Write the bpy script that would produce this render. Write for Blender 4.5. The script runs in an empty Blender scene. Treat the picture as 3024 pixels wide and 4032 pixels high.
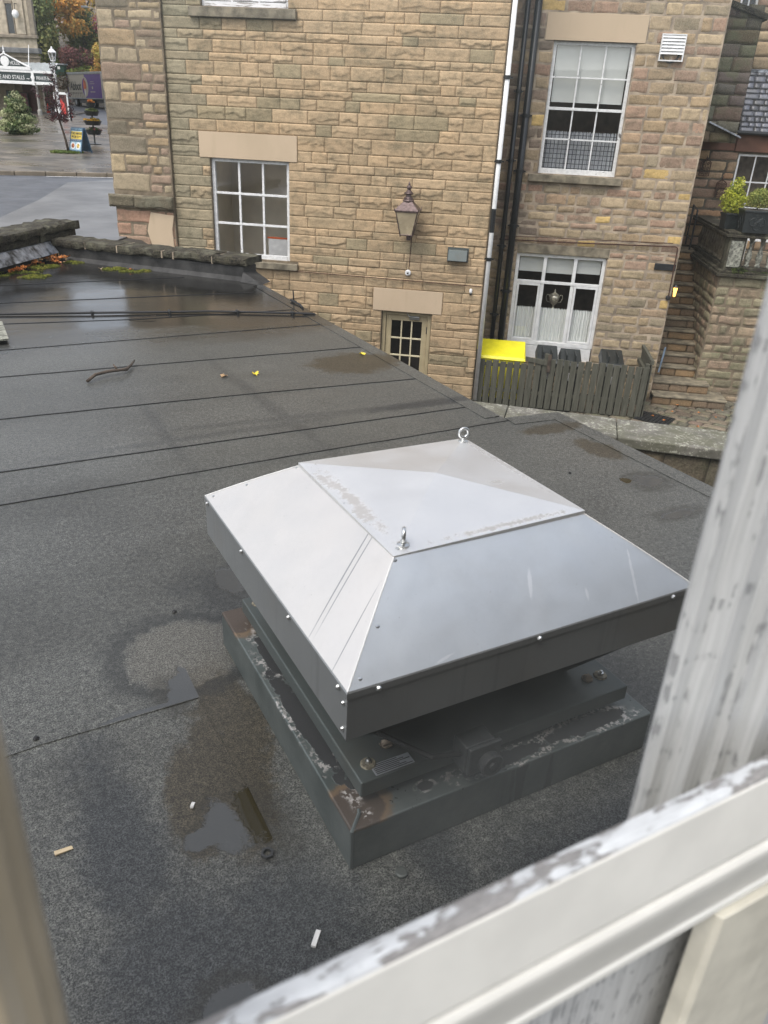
import bpy, math, random
import numpy as np
from mathutils import Vector, Matrix
sc=bpy.context.scene
COL=sc.collection
R=math.radians
CZ=5.15            # eye height above the courtyard
ZR=3.05            # level of the flat felt roof
TH=R(37.077)       # the foreground building and its roof are turned by this against the stone buildings
WI=Matrix.Identity(4)
SP=Matrix.Rotation(TH,4,'Z')     # (p,q,z) frame of the foreground building
WM={}
rnd=random.Random(7)

# ------------------------------------------------------------------ materials
class NT:
    def __init__(s,name):
        s.m=bpy.data.materials.new(name); s.m.use_nodes=True
        s.t=s.m.node_tree; s.t.nodes.clear()
        s.out=s.t.nodes.new('ShaderNodeOutputMaterial')
        s.tc=s.t.nodes.new('ShaderNodeTexCoord')
        s.obj=s.tc.outputs['Object']
    def n(s,typ,**kw):
        x=s.t.nodes.new(typ)
        for k,v in kw.items(): setattr(x,k,v)
        return x
    def L(s,a,b): s.t.links.new(a,b)
    def setin(s,sock,v):
        if isinstance(v,bpy.types.NodeSocket): s.L(v,sock)
        else:
            if sock.type=='RGBA' and len(v)==3: v=(*v,1)
            sock.default_value=v
    def math(s,op,a,b=0.0,c=0.0,clamp=False):
        x=s.n('ShaderNodeMath',operation=op,use_clamp=clamp)
        s.setin(x.inputs[0],a); s.setin(x.inputs[1],b); s.setin(x.inputs[2],c)
        return x.outputs[0]
    def vec(s,op,a,b=(0,0,0)):
        x=s.n('ShaderNodeVectorMath',operation=op)
        s.setin(x.inputs[0],a); s.setin(x.inputs[1],b)
        return x.outputs['Value'] if op in('LENGTH','DISTANCE','DOT_PRODUCT') else x.outputs[0]
    def scl(s,v,xyz): return s.vec('MULTIPLY',v,xyz)
    def noise(s,scale,detail=4,vec=None,rough=.55,dist=0):
        x=s.n('ShaderNodeTexNoise'); x.inputs['Scale'].default_value=scale; x.inputs['Detail'].default_value=detail
        x.inputs['Roughness'].default_value=rough; x.inputs['Distortion'].default_value=dist
        s.L(vec or s.obj,x.inputs['Vector']); return x.outputs['Fac']
    def sm(s,f,a,b):
        x=s.n('ShaderNodeMapRange',interpolation_type='SMOOTHSTEP'); s.setin(x.inputs[0],f)
        x.inputs[1].default_value=a; x.inputs[2].default_value=b
        return x.outputs[0]
    def mix(s,f,a,b,mode='MIX'):
        x=s.n('ShaderNodeMix',data_type='RGBA',blend_type=mode)
        s.setin(x.inputs[0],f); s.setin(x.inputs[6],a); s.setin(x.inputs[7],b)
        return x.outputs[2]
    def sep(s,v=None):
        x=s.n('ShaderNodeSeparateXYZ'); s.L(v or s.obj,x.inputs[0]); return x.outputs
    def attr(s,name='Col'):
        x=s.n('ShaderNodeAttribute',attribute_name=name); return x.outputs['Color']
    def bump(s,h,strength=.3,dist=.01,normal=None):
        x=s.n('ShaderNodeBump'); x.inputs['Strength'].default_value=strength; x.inputs['Distance'].default_value=dist
        s.L(h,x.inputs['Height'])
        if normal: s.L(normal,x.inputs['Normal'])
        return x.outputs[0]
    def bsdf(s,col,rough=.6,metal=0.,normal=None,spec=.5,**kw):
        b=s.n('ShaderNodeBsdfPrincipled')
        s.setin(b.inputs['Base Color'],col); s.setin(b.inputs['Roughness'],rough); s.setin(b.inputs['Metallic'],metal)
        s.setin(b.inputs['Specular IOR Level'],spec)
        if normal: s.L(normal,b.inputs['Normal'])
        for k,v in kw.items(): s.setin(b.inputs[k.replace('_',' ')],v)
        s.L(b.outputs[0],s.out.inputs[0]); return b
def plain(name,c,rough=.5,metal=0.,var=.12,scale=8.,bump=.0,bscale=60.,spec=.5,rv=.1):
    t=NT(name); n=t.noise(scale,5)
    c2=tuple(x*(1-var*2) for x in c); c1=tuple(min(1,x*(1+var)) for x in c)
    col=t.mix(t.sm(n,.3,.7),c2,c1)
    r=t.math('ADD',t.math('MULTIPLY',t.noise(scale*2.3,3),rv*2),rough-rv)
    nm=t.bump(t.noise(bscale,4),bump,.01) if bump else None
    t.bsdf(col,r,metal,nm,spec); return t.m
M={}
def stone_mat(name,grime=(.06,.055,.035),gs=.35,moss=None,mossamt=0.,bs=.5):
    t=NT(name); a=t.attr()
    g=t.noise(1.6,6,t.scl(t.obj,(1,1,2.4)),.65); g2=t.noise(9,5); g3=t.noise(45,4)
    c=t.mix(t.math('MULTIPLY',t.sm(g,.46,.74),gs),a,grime)
    c=t.mix(t.math('MULTIPLY',t.sm(g2,.42,.78),gs*.8),c,(.09,.085,.05))
    c=t.mix(t.sm(g3,.25,.8),t.mix(.22,c,(0.02,.018,.012)),t.mix(.1,c,(.7,.6,.42)))
    if moss:
        c=t.mix(t.math('MULTIPLY',t.sm(t.noise(3.1,6),.5,.66),mossamt),c,moss)
    nm=t.bump(g3,bs,.012,t.bump(t.noise(16,5),bs*.8,.02))
    t.bsdf(c,t.math('ADD',t.math('MULTIPLY',g2,.2),.72),0,nm,.3)
    return t.m
M['stone']=stone_mat('sandstone_rock_faced',grime=(.13,.115,.07),gs=.6,bs=.28)
M['rubble']=stone_mat('sandstone_old_coursed',gs=.5,bs=.4)
M['mossy']=stone_mat('sandstone_mossy',grime=(.035,.04,.022),gs=.6,moss=(.13,.14,.075),mossamt=.55,bs=.8)
M['parapet_stone']=stone_mat('parapet_gritstone',grime=(.02,.018,.013),gs=.75,moss=(.19,.185,.13),mossamt=.4,bs=1.)
M['mortar']=plain('mortar_tan',(.19,.15,.10),.9,var=.2,scale=6,bump=.4)
M['mortar_pale']=plain('mortar_pale',(.36,.29,.21),.9,var=.25,scale=4,bump=.4)
M['mortar_dark']=plain('mortar_dark',(.10,.085,.06),.9,var=.25,scale=4,bump=.4)
def lintel_mat():
    t=NT('sandstone_sawn'); n=t.noise(1.1,6,t.scl(t.obj,(1,1,.5)),.6)
    c=t.mix(t.sm(n,.3,.75),(.54,.42,.29),(.48,.375,.255))
    s=t.noise(7,5,t.scl(t.obj,(1,1,.15)))
    c=t.mix(t.math('MULTIPLY',t.sm(s,.55,.8),.25),c,(.34,.27,.17))
    t.bsdf(c,.8,0,t.bump(t.noise(120,4),.25,.004),.3); return t.m
M['lintel']=lintel_mat()
M['sill']=plain('sill_weathered',(.21,.18,.125),.8,var=.28,scale=5,bump=.4)
def peel(name,amount,base=(.72,.72,.70),under=(.17,.165,.155),stretch=(1,1,.12),sc_=30.):
    t=NT(name)
    n=t.noise(sc_,6,t.scl(t.obj,stretch),.62,.3); n2=t.noise(sc_*.22,3)
    m=t.sm(t.math('ADD',n,t.math('MULTIPLY',t.math('SUBTRACT',n2,.5),.7)),amount,amount+.045)
    fine=t.noise(sc_*5,4,t.scl(t.obj,stretch))
    und=t.mix(fine,tuple(x*.55 for x in under),tuple(x*1.6 for x in under))
    b=t.mix(t.sm(t.noise(sc_*1.3,5,t.scl(t.obj,stretch)),.3,.7),tuple(min(.9,x*1.08) for x in base),tuple(x*.87 for x in base))
    c=t.mix(m,b,und)
    t.bsdf(c,t.math('ADD',t.math('MULTIPLY',m,.35),.42),0,t.bump(t.math('SUBTRACT',1.0,m),.6,.0012,t.bump(fine,.25,.0008)),.4); return t.m
M['white_peel']=peel('peeling_white_paint',.70,stretch=(1,1,1),sc_=14.)
M['white_board']=peel('peeling_white_boards',.545,base=(.72,.71,.70),under=(.30,.28,.26),stretch=(.35,1,3.),sc_=12.)
M['white']=plain('white_gloss_paint',(.74,.74,.72),.4,var=.06,scale=9)
M['jamb_paint']=peel('peeling_grey_paint',.60,base=(.50,.50,.485),under=(.27,.27,.265),stretch=(1,1,.03),sc_=260.)
M['rail_paint']=peel('worn_rail_top_paint',.50,base=(.55,.56,.56),under=(.22,.21,.20),stretch=(.25,1,1),sc_=120.)
M['inner_paint']=plain('cream_satin_paint',(.68,.66,.60),.4,var=.035,scale=18)
M['stile_cream']=plain('cream_stile_paint',(.56,.53,.44),.4,var=.08,scale=20)
M['stile_paint']=plain('cream_paint_brown_reflection',(.36,.30,.21),.4,var=.07,scale=14)  # cream paint darkened: a brown reflection is put into its colour
M['cream_door']=plain('cream_door_paint',(.42,.35,.215),.45,var=.05,scale=6)
M['door_bar']=plain('pale_glazing_bar',(.62,.55,.37),.45,var=.05,scale=6)
M['black']=plain('black_pipe_paint',(.012,.014,.015),.32,var=.15)
M['dark']=plain('dark_metal',(.02,.021,.022),.45,var=.2)
M['rubber']=plain('black_rubber',(.012,.012,.013),.6)
M['bronze']=plain('brown_lantern_metal',(.12,.085,.08),.35,.5,var=.2,scale=20)
M['frost']=plain('frosted_lantern_glass',(.46,.38,.25),.25,var=.1,scale=5)
M['interior']=plain('dim_room_plaster',(.74,.68,.56),.9,var=.1,scale=1)
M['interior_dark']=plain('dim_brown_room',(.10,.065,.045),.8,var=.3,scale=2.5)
M['blind']=plain('white_roller_blind',(.60,.62,.58),.8,var=.02,scale=3)
M['yellow']=plain('yellow_plastic',(.85,.76,.02),.38,var=.05,scale=6)
M['bin']=plain('black_bin_plastic',(.018,.022,.022),.42,var=.2,scale=12)
M['paper']=plain('white_paper',(.75,.75,.73),.6,var=.05)
M['gold']=plain('silver_gilt_metal',(.80,.74,.58),.25,.6,var=.1,scale=15)
M['lead']=plain('lead_sheet',(.33,.35,.38),.42,.35,var=.45,scale=9,bump=.5,bscale=14)
M['rust']=plain('rusted_iron',(.07,.03,.018),.8,var=.3,scale=20)
M['blue_post']=plain('blue_grey_paint',(.16,.21,.27),.5)
def fence_mat():
    t=NT('green_weathered_boards'); n=t.noise(5,5,t.scl(t.obj,(4,4,.35))); f=t.noise(30,5,t.scl(t.obj,(4,4,.25)))
    c=t.mix(t.sm(n,.3,.7),(.060,.060,.044),(.100,.098,.075)); c=t.mix(t.math('MULTIPLY',t.sm(f,.5,.8),.5),c,(.19,.185,.15))
    t.bsdf(c,.75,0,t.bump(f,.5,.004),.3); return t.m
M['fence']=fence_mat()
def galv(name,base,rough,dirt=.25,spangle=.12,metal=.9,streak=.3,warm=(.30,.27,.23)):
    t=NT(name)
    v=t.n('ShaderNodeTexVoronoi'); v.inputs['Scale'].default_value=55; t.L(t.obj,v.inputs['Vector'])
    n=t.noise(3.2,6,None,.6); st=t.noise(24,4,t.scl(t.obj,(1,1,.04)))
    c=t.mix(t.math('MULTIPLY',v.outputs['Distance'],spangle),base,tuple(x*.8 for x in base))
    c=t.mix(t.math('MULTIPLY',t.sm(n,.48,.72),dirt),c,warm)
    c=t.mix(t.math('MULTIPLY',t.sm(st,.52,.75),streak),c,tuple(x*.72 for x in base))
    sp=t.noise(180,3)
    c=t.mix(t.math('MULTIPLY',t.sm(sp,.66,.74),.35),c,tuple(x*.55 for x in base))
    r=t.math('ADD',t.math('MULTIPLY',t.noise(6,4),.22),rough-.08)
    t.bsdf(c,r,metal,t.bump(t.noise(5,3),.12,.012,t.bump(t.noise(260,3),.05,.001)),.5); return t.m
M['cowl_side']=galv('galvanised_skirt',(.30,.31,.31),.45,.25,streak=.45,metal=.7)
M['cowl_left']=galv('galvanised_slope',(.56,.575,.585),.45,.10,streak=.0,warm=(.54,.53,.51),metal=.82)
def top_mat():  # cowl metal lightened to carry the brightly lit top; edge marks are dirt
    m=galv('galvanised_top_lit',(.83,.83,.82),.42,.18,streak=.0,warm=(.72,.71,.69),metal=.78); nt=m.node_tree; t=NT.__new__(NT); t.m=m; t.t=nt
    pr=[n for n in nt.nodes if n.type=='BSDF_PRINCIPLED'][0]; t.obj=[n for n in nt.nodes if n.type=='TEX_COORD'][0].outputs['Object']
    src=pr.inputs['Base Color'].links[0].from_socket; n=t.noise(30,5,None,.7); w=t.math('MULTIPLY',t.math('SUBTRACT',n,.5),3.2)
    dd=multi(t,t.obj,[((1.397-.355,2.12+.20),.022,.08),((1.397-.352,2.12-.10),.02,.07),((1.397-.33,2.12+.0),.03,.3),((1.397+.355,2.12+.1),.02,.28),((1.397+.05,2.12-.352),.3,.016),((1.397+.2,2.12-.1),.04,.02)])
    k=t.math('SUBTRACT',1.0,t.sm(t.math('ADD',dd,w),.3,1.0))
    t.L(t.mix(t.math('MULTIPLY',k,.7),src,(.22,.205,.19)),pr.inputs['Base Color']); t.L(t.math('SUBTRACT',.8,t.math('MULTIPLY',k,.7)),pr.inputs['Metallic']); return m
M['zinc']=galv('zinc_hardware',(.62,.63,.62),.3,.1,metal=1.)
M['zinc_dirty']=plain('washer_dirty',(.28,.25,.18),.6,.4,var=.3,scale=60)
M['plate']=galv('grey_galvanised_plate',(.105,.122,.118),.48,.5,metal=.55,streak=.15,warm=(.10,.09,.07))
def ell(t,P,c,rx,ry,rot=0.):
    v=t.vec('SUBTRACT',P,(c[0],c[1],0))
    if rot:
        x=t.n('ShaderNodeVectorRotate',rotation_type='Z_AXIS'); t.L(v,x.inputs['Vector']); x.inputs['Angle'].default_value=-R(rot); v=x.outputs[0]
    return t.vec('LENGTH',t.scl(v,(1/rx,1/ry,0)))
def multi(t,P,L):
    o=None
    for e in L:
        d=ell(t,P,*e); o=d if o is None else t.math('MINIMUM',o,d)
    return o
def slope_mark(name,L,col,amt,base,noise_k=.6,metal=.82):
    m=galv(name,base,.43,.14,streak=.0,warm=(.52,.51,.49),metal=metal); nt=m.node_tree; t=NT.__new__(NT); t.m=m; t.t=nt
    pr=[n for n in nt.nodes if n.type=='BSDF_PRINCIPLED'][0]; t.obj=[n for n in nt.nodes if n.type=='TEX_COORD'][0].outputs['Object']
    src=pr.inputs['Base Color'].links[0].from_socket
    k=t.math('SUBTRACT',1.0,t.sm(t.math('ADD',multi(t,t.obj,L),t.math('MULTIPLY',t.math('SUBTRACT',t.noise(40,4),.5),noise_k)),.6,1.1))
    bl=t.sm(t.noise(2.6,6,None,.7),.5,.75); c=t.mix(t.math('MULTIPLY',bl,.25),src,tuple(x*.72 for x in base)); fl=t.sm(t.noise(95,3),.70,.76); c=t.mix(t.math('MULTIPLY',fl,.5),c,(.30,.29,.27))
    t.L(t.mix(t.math('MULTIPLY',k,amt),c,col),pr.inputs['Base Color'])
    t.L(t.bump(t.noise(2.2,3),.35,.03,t.bump(t.noise(240,3),.05,.001)),pr.inputs['Normal']); return m
M['slope_warm_lit']=slope_mark('galvanised_slope_warm_lit',[((.918,1.846),.245,.0032,33),((.935,1.832),.235,.0026,32.5),((.83,1.62),.16,.0022,33)],(.25,.25,.25),.8,(.67,.640,.600),.3)  # left slope: warm light put into the colour of the same metal
M['slope_sky_tinted']=slope_mark('galvanised_slope_sky_tinted',[((1.83,1.535),.095,.006,66),((1.435,1.59),.05,.008,62),((1.62,1.52),.02,.006,70),((1.05,1.47),.04,.004,10)],(.88,.89,.90),.55,(.64,.675,.70),1.2)  # other slopes: bluish sky reflection put into the metal's colour
M['cowl_top_lit']=top_mat()
# fan position (p,q) and curb
FP,FQ=1.397,2.12
CH=.64             # half size of the curb
def curb_mat():
    t=NT('galvanised_curb_tarred')
    v=t.n('ShaderNodeTexVoronoi'); v.inputs['Scale'].default_value=40; t.L(t.obj,v.inputs['Vector'])
    base=t.mix(t.sm(t.noise(4,5),.3,.7),(.07,.085,.082),(.14,.158,.152)); base=t.mix(t.math('MULTIPLY',v.outputs['Distance'],.3),base,(.085,.10,.095))
    z=t.sep()[2]; topm=t.sm(z,ZR+.155,ZR+.168)
    nz=t.noise(22,6,None,.7); nz2=t.noise(60,5)
    w=t.math('MULTIPLY',t.math('SUBTRACT',nz,.5),1.5)
    tar=multi(t,t.obj,[((FP-.568,FQ-.12),.040,.34,2),((FP-.55,FQ+.27),.028,.17,0),((FP-.02,FQ-.60),.19,.032,0),((FP+.36,FQ-.59),.20,.04,0),((FP-.57,FQ-.44),.02,.03),((FP-.54,FQ-.47),.025,.03),((FP-.33,FQ-.585),.03,.02)])
    tarm=t.math('MULTIPLY',t.math('SUBTRACT',1.0,t.sm(t.math('ADD',tar,w),.85,1.0)),topm)
    edge=t.math('MULTIPLY',t.math('MULTIPLY',t.sm(t.math('ADD',tar,w),.8,.95),t.math('SUBTRACT',1.0,t.sm(t.math('ADD',tar,w),1.3,1.55))),topm)
    edge=t.math('MULTIPLY',t.math('MULTIPLY',edge,t.sm(nz2,.47,.55)),t.sm(t.noise(7,3),.42,.56))
    spots=t.math('MULTIPLY',t.sm(nz2,.66,.69),topm)
    ru=multi(t,t.obj,[((FP-.57,FQ-.57),.11,.10),((FP-.58,FQ+.58),.10,.14)])
    rum=t.math('SUBTRACT',1.0,t.sm(t.math('ADD',ru,t.math('MULTIPLY',w,.4)),.8,1.1))
    rim=t.math('MULTIPLY',t.sm(t.math('ADD',ru,t.math('MULTIPLY',w,.4)),.75,.95),t.math('SUBTRACT',1.0,t.sm(t.math('ADD',ru,t.math('MULTIPLY',w,.4)),1.0,1.2)))
    st=t.math('MULTIPLY',t.sm(t.noise(16,5,t.scl(t.obj,(1,1,.08))),.56,.62),t.math('SUBTRACT',1.0,topm))
    xs=t.sep(); fr=t.math('MULTIPLY',t.sm(xs[0],FP-.1,FP+.05),t.math('SUBTRACT',1.0,t.sm(xs[1],FQ-.6,FQ-.5)))
    st=t.math('MULTIPLY',st,fr)
    c=t.mix(t.math('MULTIPLY',rum,topm),base,(.055,.040,.030)); c=t.mix(t.math('MULTIPLY',t.math('MULTIPLY',rim,topm),.6),c,(.20,.125,.065))
    c=t.mix(edge,c,(.46,.44,.42)); c=t.mix(tarm,c,(.018,.019,.02)); c=t.mix(spots,c,(.02,.02,.02)); c=t.mix(t.math('MULTIPLY',st,.8),c,(.03,.03,.03))
    met=t.math('MULTIPLY',t.math('SUBTRACT',1.0,t.math('MAXIMUM',tarm,t.math('MULTIPLY',rum,topm))),.5)
    t.bsdf(c,t.math('ADD',t.math('MULTIPLY',tarm,.2),.5),met,t.bump(t.math('ADD',tarm,t.math('MULTIPLY',nz2,.3)),.5,.006),.5)
    return t.m
M['curb']=curb_mat()
def felt(name,main=True):
    t=NT(name); P=t.obj; x=t.sep()
    g=t.noise(165,4,None,.78); g2=t.noise(48,4,None,.7); big=t.noise(.8,5); mid=t.noise(3.5,6,None,.65); edgen=t.noise(14,6,None,.7)
    # mineral speckle
    speck=t.sm(t.math('ADD',g,t.math('MULTIPLY',t.math('SUBTRACT',t.noise(300,2),.5),.5)),.36,.68)
    base=t.mix(speck,(.009,.0095,.0085),(.180,.182,.166))
    base=t.mix(t.math('MULTIPLY',t.sm(g2,.35,.7),.5),base,(.05,.052,.052))
    base=t.mix(t.math('MULTIPLY',t.sm(big,.35,.65),.5),base,t.mix(speck,(.016,.0165,.0155),(.215,.217,.198)))
    w=t.math('MULTIPLY',t.math('SUBTRACT',edgen,.5),.75); w2=t.math('MULTIPLY',t.math('SUBTRACT',mid,.5),1.7); ww=t.math('ADD',t.math('ADD',t.math('MULTIPLY',w,1.9),w2),t.math('MULTIPLY',t.math('SUBTRACT',g2,.5),1.1))
    if main:
        def m(L,a=.9,b=1.05,k=1.): return t.math('SUBTRACT',1.0,t.sm(t.math('ADD',multi(t,P,L),t.math('MULTIPLY',ww,k)),a,b))
        brown=m([((.555,2.02),.15,.42,-4),((.66,2.35),.12,.42,0),((.42,1.98),.10,.30,-6),((4.02,3.93),.13,.26,8),((3.95,4.42),.30,.10),((3.3,6.6),.5,.35,0),((2.9,9.0),.8,1.,20)],.78,1.12,.5)
        base=t.mix(t.math('MULTIPLY',brown,.85),base,t.mix(speck,(.014,.011,.006),(.082,.066,.040)))
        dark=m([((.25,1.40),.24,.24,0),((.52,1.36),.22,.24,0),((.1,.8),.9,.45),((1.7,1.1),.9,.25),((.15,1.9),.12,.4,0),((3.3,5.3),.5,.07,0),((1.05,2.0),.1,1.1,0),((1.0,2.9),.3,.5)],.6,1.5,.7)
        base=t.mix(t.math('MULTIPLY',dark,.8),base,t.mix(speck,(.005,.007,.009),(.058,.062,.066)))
        ghost=m([((2.08,5.9),.05,1.2,3),((1.16,5.5),.045,.7,0),((2.6,5.35),1.4,.045,-4),((1.7,5.25),1.2,.04,2)],.4,1.8,.8)
        base=t.mix(t.math('MULTIPLY',ghost,.42),base,t.mix(speck,(.006,.008,.010),(.06,.063,.066)))
        blot=t.sm(t.noise(.55,6,t.scl(P,(.6,1.3,1)),.65),.45,.68)
        base=t.mix(t.math('MULTIPLY',blot,.38),base,(.022,.021,.017))
        base=t.mix(1.0,base,t.mix(t.sm(t.noise(38,5,None,.75),.32,.68),(.62,.62,.62),(1.3,1.3,1.28)),'MULTIPLY')
        # dry pale gravelly arc beside the curb
        dryd=t.math('ADD',multi(t,P,[((.60,2.78),.27,.26,0)]),t.math('MULTIPLY',ww,.28)); dry=t.math('SUBTRACT',1.0,t.sm(dryd,.80,1.02))
        rim=t.math('MULTIPLY',t.sm(dryd,.92,1.02),t.math('SUBTRACT',1.0,t.sm(dryd,1.1,1.45))); base=t.mix(t.math('MULTIPLY',rim,.6),base,(.014,.015,.015))
        base=t.mix(t.math('MULTIPLY',dry,.6),base,t.mix(speck,(.03,.028,.022),(.20,.19,.165)))
        clipa=t.math('MULTIPLY',t.math('GREATER_THAN',x[1],2.462),t.math('LESS_THAN',x[0],.576)); clipb=t.math('LESS_THAN',x[0],.598)
        pa_=t.math('MULTIPLY',m([((.56,2.46),.12,.24,0),((.38,2.465),.24,.028,0)],.80,.92,.35),clipa)
        pud=m([((.475,1.80),.075,.14,6),((.41,1.79),.09,.045,0),((3.94,3.36),.13,.11,0),((3.72,2.90),.16,.05,0),((.31,1.245),.085,.05,0),((.96,3.27),.06,.13,0),((4.05,2.6),.1,.05)],.72,1.0,.55)
        marg=m([((.475,1.83),.07,.15,10),((.44,1.80),.12,.08,0),((3.94,3.36),.19,.17,0),((3.72,2.90),.22,.09,0),((.31,1.245),.12,.09,0),((.49,2.53),.085,.13,-12),((.60,1.80),.09,.20,14)],.7,1.3,.6)
        base=t.mix(t.math('MULTIPLY',marg,.5),base,(.020,.018,.013))
        pud=t.math('MAXIMUM',t.math('MULTIPLY',pud,t.math('MAXIMUM',clipb,t.math('GREATER_THAN',x[0],.8))),pa_)
        deep=m([((.595,1.82),.085,.16,6),((3.80,3.42),.05,.05)],.8,.95,.45)
        deep=t.math('MULTIPLY',deep,t.math('MAXIMUM',clipb,t.math('GREATER_THAN',x[0],.8)))
        far=t.sm(t.math('ADD',x[1],t.math('MULTIPLY',t.math('SUBTRACT',t.noise(1.1,5,t.scl(P,(.5,1,1))),.5),2.6)),7.35,8.7)
        wet=t.math('MULTIPLY',far,t.sm(t.noise(2.2,5,t.scl(P,(.35,1,1))),.1,.38))
        flat=t.math('MAXIMUM',t.math('MAXIMUM',pud,deep),t.math('MULTIPLY',wet,.85))
        base=t.mix(t.math('MULTIPLY',pud,.85),base,(.062,.065,.066)); base=t.mix(deep,base,(.022,.017,.005)); base=t.mix(t.math('MULTIPLY',wet,.9),base,(.010,.009,.008))  # puddle film: pale reflected sky is put into its colour
        rough=t.math('SUBTRACT',t.math('ADD',.41,t.math('MULTIPLY',t.sm(big,.3,.7),-.08)),t.math('MULTIPLY',flat,t.math('ADD',.22,t.math('MULTIPLY',t.sm(t.noise(1.3,4,t.scl(P,(.4,1,1))),.35,.65),.11))))
        rough=t.math('MAXIMUM',t.math('SUBTRACT',rough,t.math('MULTIPLY',t.math('MAXIMUM',pud,deep),.2)),.05)
        hgt=t.math('MULTIPLY',t.math('SUBTRACT',1.0,flat),g2)
        hg2=t.math('MULTIPLY',t.math('SUBTRACT',1.0,flat),g)
        nm=t.bump(hg2,.35,.003,t.bump(hgt,.35,.004,t.bump(t.noise(1.7,3),.12,.03)))
        t.bsdf(base,rough,0,nm,.38)
    else:
        t.bsdf(base,.5,0,t.bump(g2,.5,.006),.5)
    return t.m
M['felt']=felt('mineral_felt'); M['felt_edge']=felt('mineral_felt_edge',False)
M['upstand']=plain('dark_felt_upstand',(.035,.034,.032),.7,var=.35,scale=5,bump=.6,bscale=40)
M['pale_lichen']=plain('pale_lichen_stone',(.27,.27,.22),.85,var=.35,scale=22,bump=.5,bscale=60)
M['bitumen']=plain('bitumen',(.012,.012,.013),.5,var=.2,scale=20)
M['asphalt']=plain('asphalt_wet',(.075,.08,.09),.45,var=.14,scale=1.3,bump=.15,bscale=30,spec=.6)
M['concrete']=plain('pale_wet_concrete',(.15,.15,.148),.42,var=.16,scale=.9,bump=.1,bscale=20,spec=.6)
M['soil']=plain('rough_ground',(.08,.07,.055),.8,var=.25,scale=1,bump=.3,bscale=10)
M['grass']=plain('grass_green',(.10,.13,.03),.8,var=.3,scale=2,bump=.5,bscale=30)
def slab_mat():
    t=NT('lichened_slab'); n=t.noise(5,6,None,.65); n2=t.noise(30,5)
    c=t.mix(t.sm(n,.35,.65),(.115,.11,.09),(.20,.19,.165)); c=t.mix(t.math('MULTIPLY',t.sm(t.noise(1.7,4),.45,.65),.5),c,(.12,.12,.07))
    sp=t.math('MULTIPLY',t.math('MULTIPLY',t.sm(t.noise(24,6,None,.7),.54,.60),t.sm(n,.38,.55)),.8); c=t.mix(sp,c,(.42,.42,.34))
    t.bsdf(c,.8,0,t.bump(n2,.6,.01),.3); return t.m
M['slab']=slab_mat()
def paving():
    t=NT('wet_paving_slabs')
    x=t.n('ShaderNodeVectorRotate',rotation_type='Z_AXIS'); t.L(t.obj,x.inputs['Vector']); x.inputs['Angle'].default_value=R(28)
    b=t.n('ShaderNodeTexBrick'); t.L(x.outputs[0],b.inputs['Vector']); b.inputs['Scale'].default_value=1.; b.inputs['Brick Width'].default_value=.95; b.inputs['Row Height'].default_value=.62
    b.inputs['Mortar Size'].default_value=.018; b.inputs['Color1'].default_value=(.17,.145,.115,1); b.inputs['Color2'].default_value=(.05,.045,.037,1); b.inputs['Mortar'].default_value=(.04,.036,.03,1)
    n=t.noise(.35,5,t.scl(t.obj,(1,1,1))); n2=t.noise(2.5,5)
    c=t.mix(t.math('MULTIPLY',t.sm(n2,.4,.7),.4),b.outputs['Color'],(.10,.085,.065))
    r=t.math('ADD',.20,t.math('MULTIPLY',t.sm(n,.35,.65),.25))
    t.bsdf(c,r,0,t.bump(t.noise(1.6,4),.35,.02,t.bump(b.outputs['Fac'],-.5,.02)),.4); return t.m
M['paving']=paving()
def tex2(name,c,rough=.7): return plain(name,c,rough,var=.15,scale=3,bump=.2)
M['theatre']=tex2('pale_ashlar',(.40,.34,.25)); M['theatre_dark']=tex2('dark_ashlar',(.20,.165,.12)); M['ledge']=tex2('dark_ledge',(.12,.12,.12))
M['pinkwall']=tex2('pink_stone_far',(.36,.29,.25)); M['red_band']=tex2('red_sandstone_band',(.16,.075,.045))
M['darkwin']=plain('dark_window_pane',(.03,.035,.04),.12)
M['slate']=plain('wet_slate',(.13,.14,.17),.33,var=.35,scale=4,bump=.3,bscale=25)
M['purple']=plain('purple_vinyl',(.085,.022,.24),.4,var=.04); M['cream_vinyl']=plain('cream_vinyl',(.50,.46,.38),.5,var=.04)
M['orange']=plain('orange_red_print',(.62,.12,.03),.5,var=.2,scale=1.5); M['black_print']=plain('black_print',(.015,.015,.015),.5)
M['silver']=plain('grey_truck_metal',(.36,.38,.40),.4,.3); M['tyre']=plain('tyre',(.015,.015,.016),.7)
M['blue_frame']=plain('blue_board_frame',(.055,.11,.17),.45); M['yellow_print']=plain('yellow_print',(.75,.55,.08),.5)
M['lightblue']=plain('pale_blue_print',(.32,.50,.60),.5); M['food']=plain('food_print',(.55,.18,.06),.5,var=.5,scale=25); M['food2']=plain('food_print_yellow',(.65,.45,.10),.5,var=.4,scale=25)
M['signgreen']=plain('dark_green_sign',(.02,.035,.035),.4); M['cone_red']=plain('red_cone_plastic',(.62,.06,.03),.45); M['globe']=plain('opal_globe',(.80,.80,.78),.3)
M['maroon']=plain('maroon_door',(.07,.018,.015),.5); M['poster_red']=plain('red_poster',(.55,.05,.04),.5,var=.3,scale=3); M['poster_blue']=plain('blue_grey_poster',(.06,.10,.14),.4,var=.4,scale=4)
M['poster_mix']=plain('mixed_poster',(.20,.06,.08),.5,var=.6,scale=6); M['green_box']=plain('green_cabinet',(.012,.05,.035),.5); M['lampgrey']=plain('street_lamp_grey',(.28,.27,.24),.5)
M['bark']=plain('bark',(.075,.055,.04),.9,var=.3,scale=10,bump=.6,bscale=40)
M['wood_step']=None
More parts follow.
